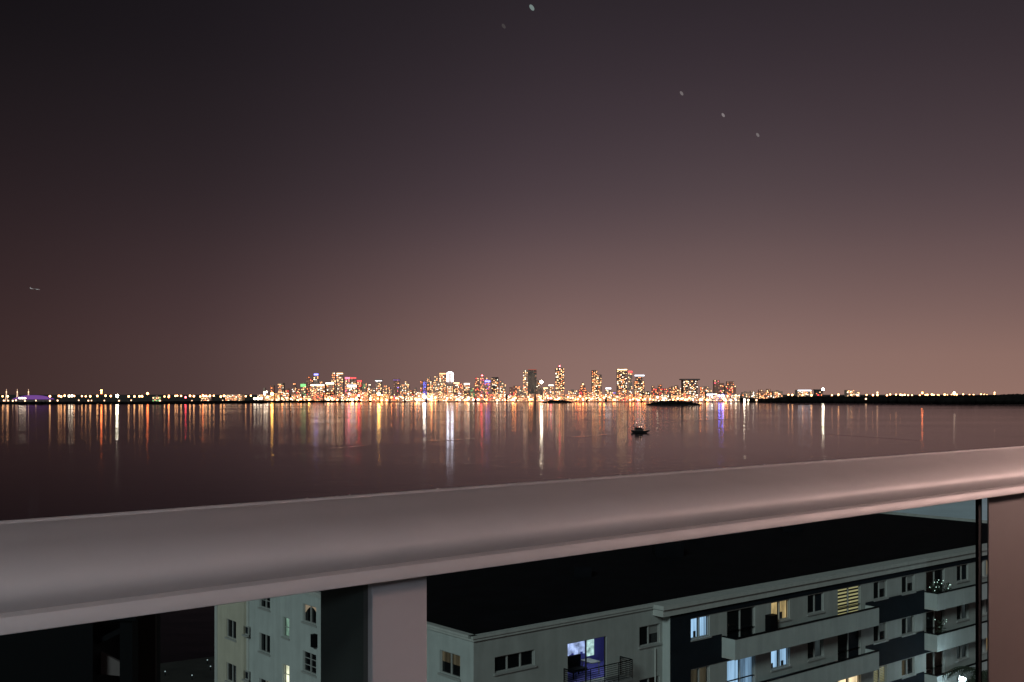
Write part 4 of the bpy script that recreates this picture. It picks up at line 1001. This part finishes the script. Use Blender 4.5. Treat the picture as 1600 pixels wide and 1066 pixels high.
m_ = MB(); rbox(m_, 4.7, 4.8, 1.225, 1.36, zb_, zt_); bbuild(m_, 'post', M['post'], rroot, rinv)
m_ = MB(); rbox(m_, 2.640, 2.658, 1.236, 1.244, zb_, zt_); bbuild(m_, 'gasket', M['black_metal'], rroot, rinv)
gm = bpy.data.materials.new('balustrade_glass'); gm.use_nodes = True
n = gm.node_tree.nodes; l = gm.node_tree.links; n.clear()
tr = n.new('ShaderNodeBsdfTransparent'); tr.inputs[0].default_value = (.86, .91, .90, 1)
gs = n.new('ShaderNodeBsdfGlossy'); gs.inputs['Roughness'].default_value = .01; gs.inputs[0].default_value = (.8, .8, .8, 1)
lw = n.new('ShaderNodeLayerWeight'); lw.inputs[0].default_value = .5
pw_ = n.new('ShaderNodeMath'); pw_.operation = 'POWER'; pw_.inputs[1].default_value = 4.5; l.new(lw.outputs['Facing'], pw_.inputs[0])
fr = n.new('ShaderNodeMapRange'); fr.inputs[3].default_value = .006; fr.inputs[4].default_value = .2; l.new(pw_.outputs[0], fr.inputs[0])
mx = n.new('ShaderNodeMixShader'); oo = n.new('ShaderNodeOutputMaterial')
l.new(fr.outputs[0], mx.inputs[0]); l.new(tr.outputs[0], mx.inputs[1]); l.new(gs.outputs[0], mx.inputs[2]); l.new(mx.outputs[0], oo.inputs[0])
for ta, tb in ((-2.52, -.9), (-.79, .836), (.933, 2.636), (3.0, 4.69)):
    m_ = MB(); rbox(m_, ta, tb, 1.243, 1.255, zb_, zt_); bbuild(m_, 'glass_panel', gm, rroot, rinv)
m_ = MB(); r9 = random.Random(4)
for i in range(46):
    t9 = r9.uniform(.1, 4.5); m_.ball(rp_(t9, D0+.001, -.1476), r9.uniform(.0008, .0020), 8, 6, 1, 1, .75)
dm = mat('bead_gloss', (.5, .45, .43), .12, spec=1.0)  # small glossy beads along the far edge
tag(bbuild(m_, 'edge_bead', dm, rroot, rinv, smooth=True), kind='stuff')
# own slab, ceiling and room wall
zf_ = -1.25
bal_root = empty('own_balcony', tuple(rp_(0, 0, zf_)), 0, 'concrete balcony with added lamps that the camera stands on', 'balcony')
binv = Matrix.Translation(-bal_root.location)
m_ = MB(); rbox(m_, T0, T1, 1.42, -1.2, zf_-.22, zf_); bbuild(m_, 'floor_slab', mat('dark_floor_tile', (.035, .035, .035), .6, noise=.2, scale=3), bal_root, binv)
m_ = MB(); rbox(m_, T0, T1, 1.42, -1.2, 1.45, 1.67); bbuild(m_, 'ceiling_slab', M['slab'], bal_root, binv)
m_ = MB(); rbox(m_, T0, T1, -1.2, -1.4, zf_-.22, 1.67); bbuild(m_, 'room_wall', mat('room_wall_paint', (.07, .065, .065), .8), bal_root, binv)
for ta in (-2.4, -.8, .8, 2.4, 4.0):
    m_ = MB(); rbox(m_, ta, ta+1.5, -1.16, -1.19, zf_+.02, 1.2); bbuild(m_, 'sliding_door', M['dark_glass'], bal_root, binv)
m_ = MB(); rbox(m_, 5.2, 5.38, 1.05, -1.198, zf_+.001, 1.449); bbuild(m_, 'side_wall', M['dark_frame'], bal_root, binv)
def rail_fill_lamp(q, o, color, s_, label, r_=.13):  # unseen fill lamps, added to brighten the handrail and posts
    root = empty('rail_fill_lamp', tuple(q), 0, label, 'lamp'); dn = Vector((0, 0, -.12)); o = o*.2
    m_ = MB(); m_.tube(dn, o*.2+dn, .07, 12); m_.tube(dn, o+dn, .02, 8); m_.tube(o+Vector((0, 0, -.19)), o+dn, .05, 12, .09); m_.build('bracket', M['steel'], root)
    m_ = MB(); m_.ball(o+Vector((0, 0, .03)), r_, 16, 12); m_.build('globe', glow('rail_fill_lamp_'+label.split()[0], color, s_), root)
rail_fill_lamp(rp_(5.2, -.1, .42), -rr, (1, .64, .56), 500, 'warm unseen globe lamp added to light the right handrail')
rail_fill_lamp(rp_(-.6, -1.2, .45), -nn, (.76, .87, 1), 60, 'cool unseen globe lamp added to light the left handrail')

# ------------------------------------------------------------------ sky: stars and an airliner
for px, py, sz_, st, lab in ((831, 12, 1.0, .22, 'brightest bluish star near the top edge'), (1065, 146, .7, .16, 'leftmost of three stars in a slanting row'),
                             (1130, 180, .65, .22, 'middle star of the slanting row of three'), (1184, 211, .65, .17, 'rightmost lowest star of the slanting row of three'), (787, 41, .8, .055, 'faint star left of the brightest one')):
    Yq = 50000; q = W(px, py, Yq); s_ = Yq/F; m_ = MB(); m_.ball((0, 0, 0), 3.0*sz_*s_, 12, 8, 1.0, 1.0, 1.8)
    o = m_.build('star', glow('starlight', (.78, 1, .95) if st > .2 and px < 900 else (1, .86, .88), st)); o.location = q; o.rotation_euler = (0, R(-35), 0); tag(o, lab, 'star')
Yq = 5200; q = W(55, 452, Yq); s_ = Yq/F
root = empty('airliner', tuple(q), 0, 'tiny distant airliner low in the sky on the left', 'aircraft'); root.rotation_euler = (0, R(6), 0)
am = mat('airliner_paint', (.7, .66, .66), .4)
m_ = MB(); m_.tube((-19, 0, 0), (15, 0, 0), 2.1, 10); m_.tube((15, 0, 0), (20, 0, -.4), 2.1, 10, .5); m_.tube((-25, 0, 1.2), (-19, 0, 0), .5, 10, 2.1); m_.build('fuselage', am, root)
m_ = MB(); m_.hex([(-4, -17, .8), (-1, -17, .8), (6, 0, -.6), (-4, 0, -.6), (-4, -17, 1.1), (-1, -17, 1.1), (6, 0, .2), (-4, 0, .2)]); m_.hex([(-4, 0, -.6), (6, 0, -.6), (-1, 17, .8), (-4, 17, .8), (-4, 0, .2), (6, 0, .2), (-1, 17, 1.1), (-4, 17, 1.1)]); m_.build('wing', am, root)
m_ = MB(); m_.hex([(-25, -.2, 1), (-19, -.2, 1.5), (-19, .2, 1.5), (-25, .2, 1), (-26, -.15, 7), (-23.5, -.15, 7), (-23.5, .15, 7), (-26, .15, 7)]); m_.build('tail_fin', am, root)
m_ = MB(); m_.ball((20, -2, 0), 2.6, 8, 6, 1.4, 1, .8); m_.ball((-8, -2.5, .2), 2.2, 8, 6, 2.8, 1, .7); m_.build('navigation_light', glow('plane_light', (1, .8, .8), .16), root)
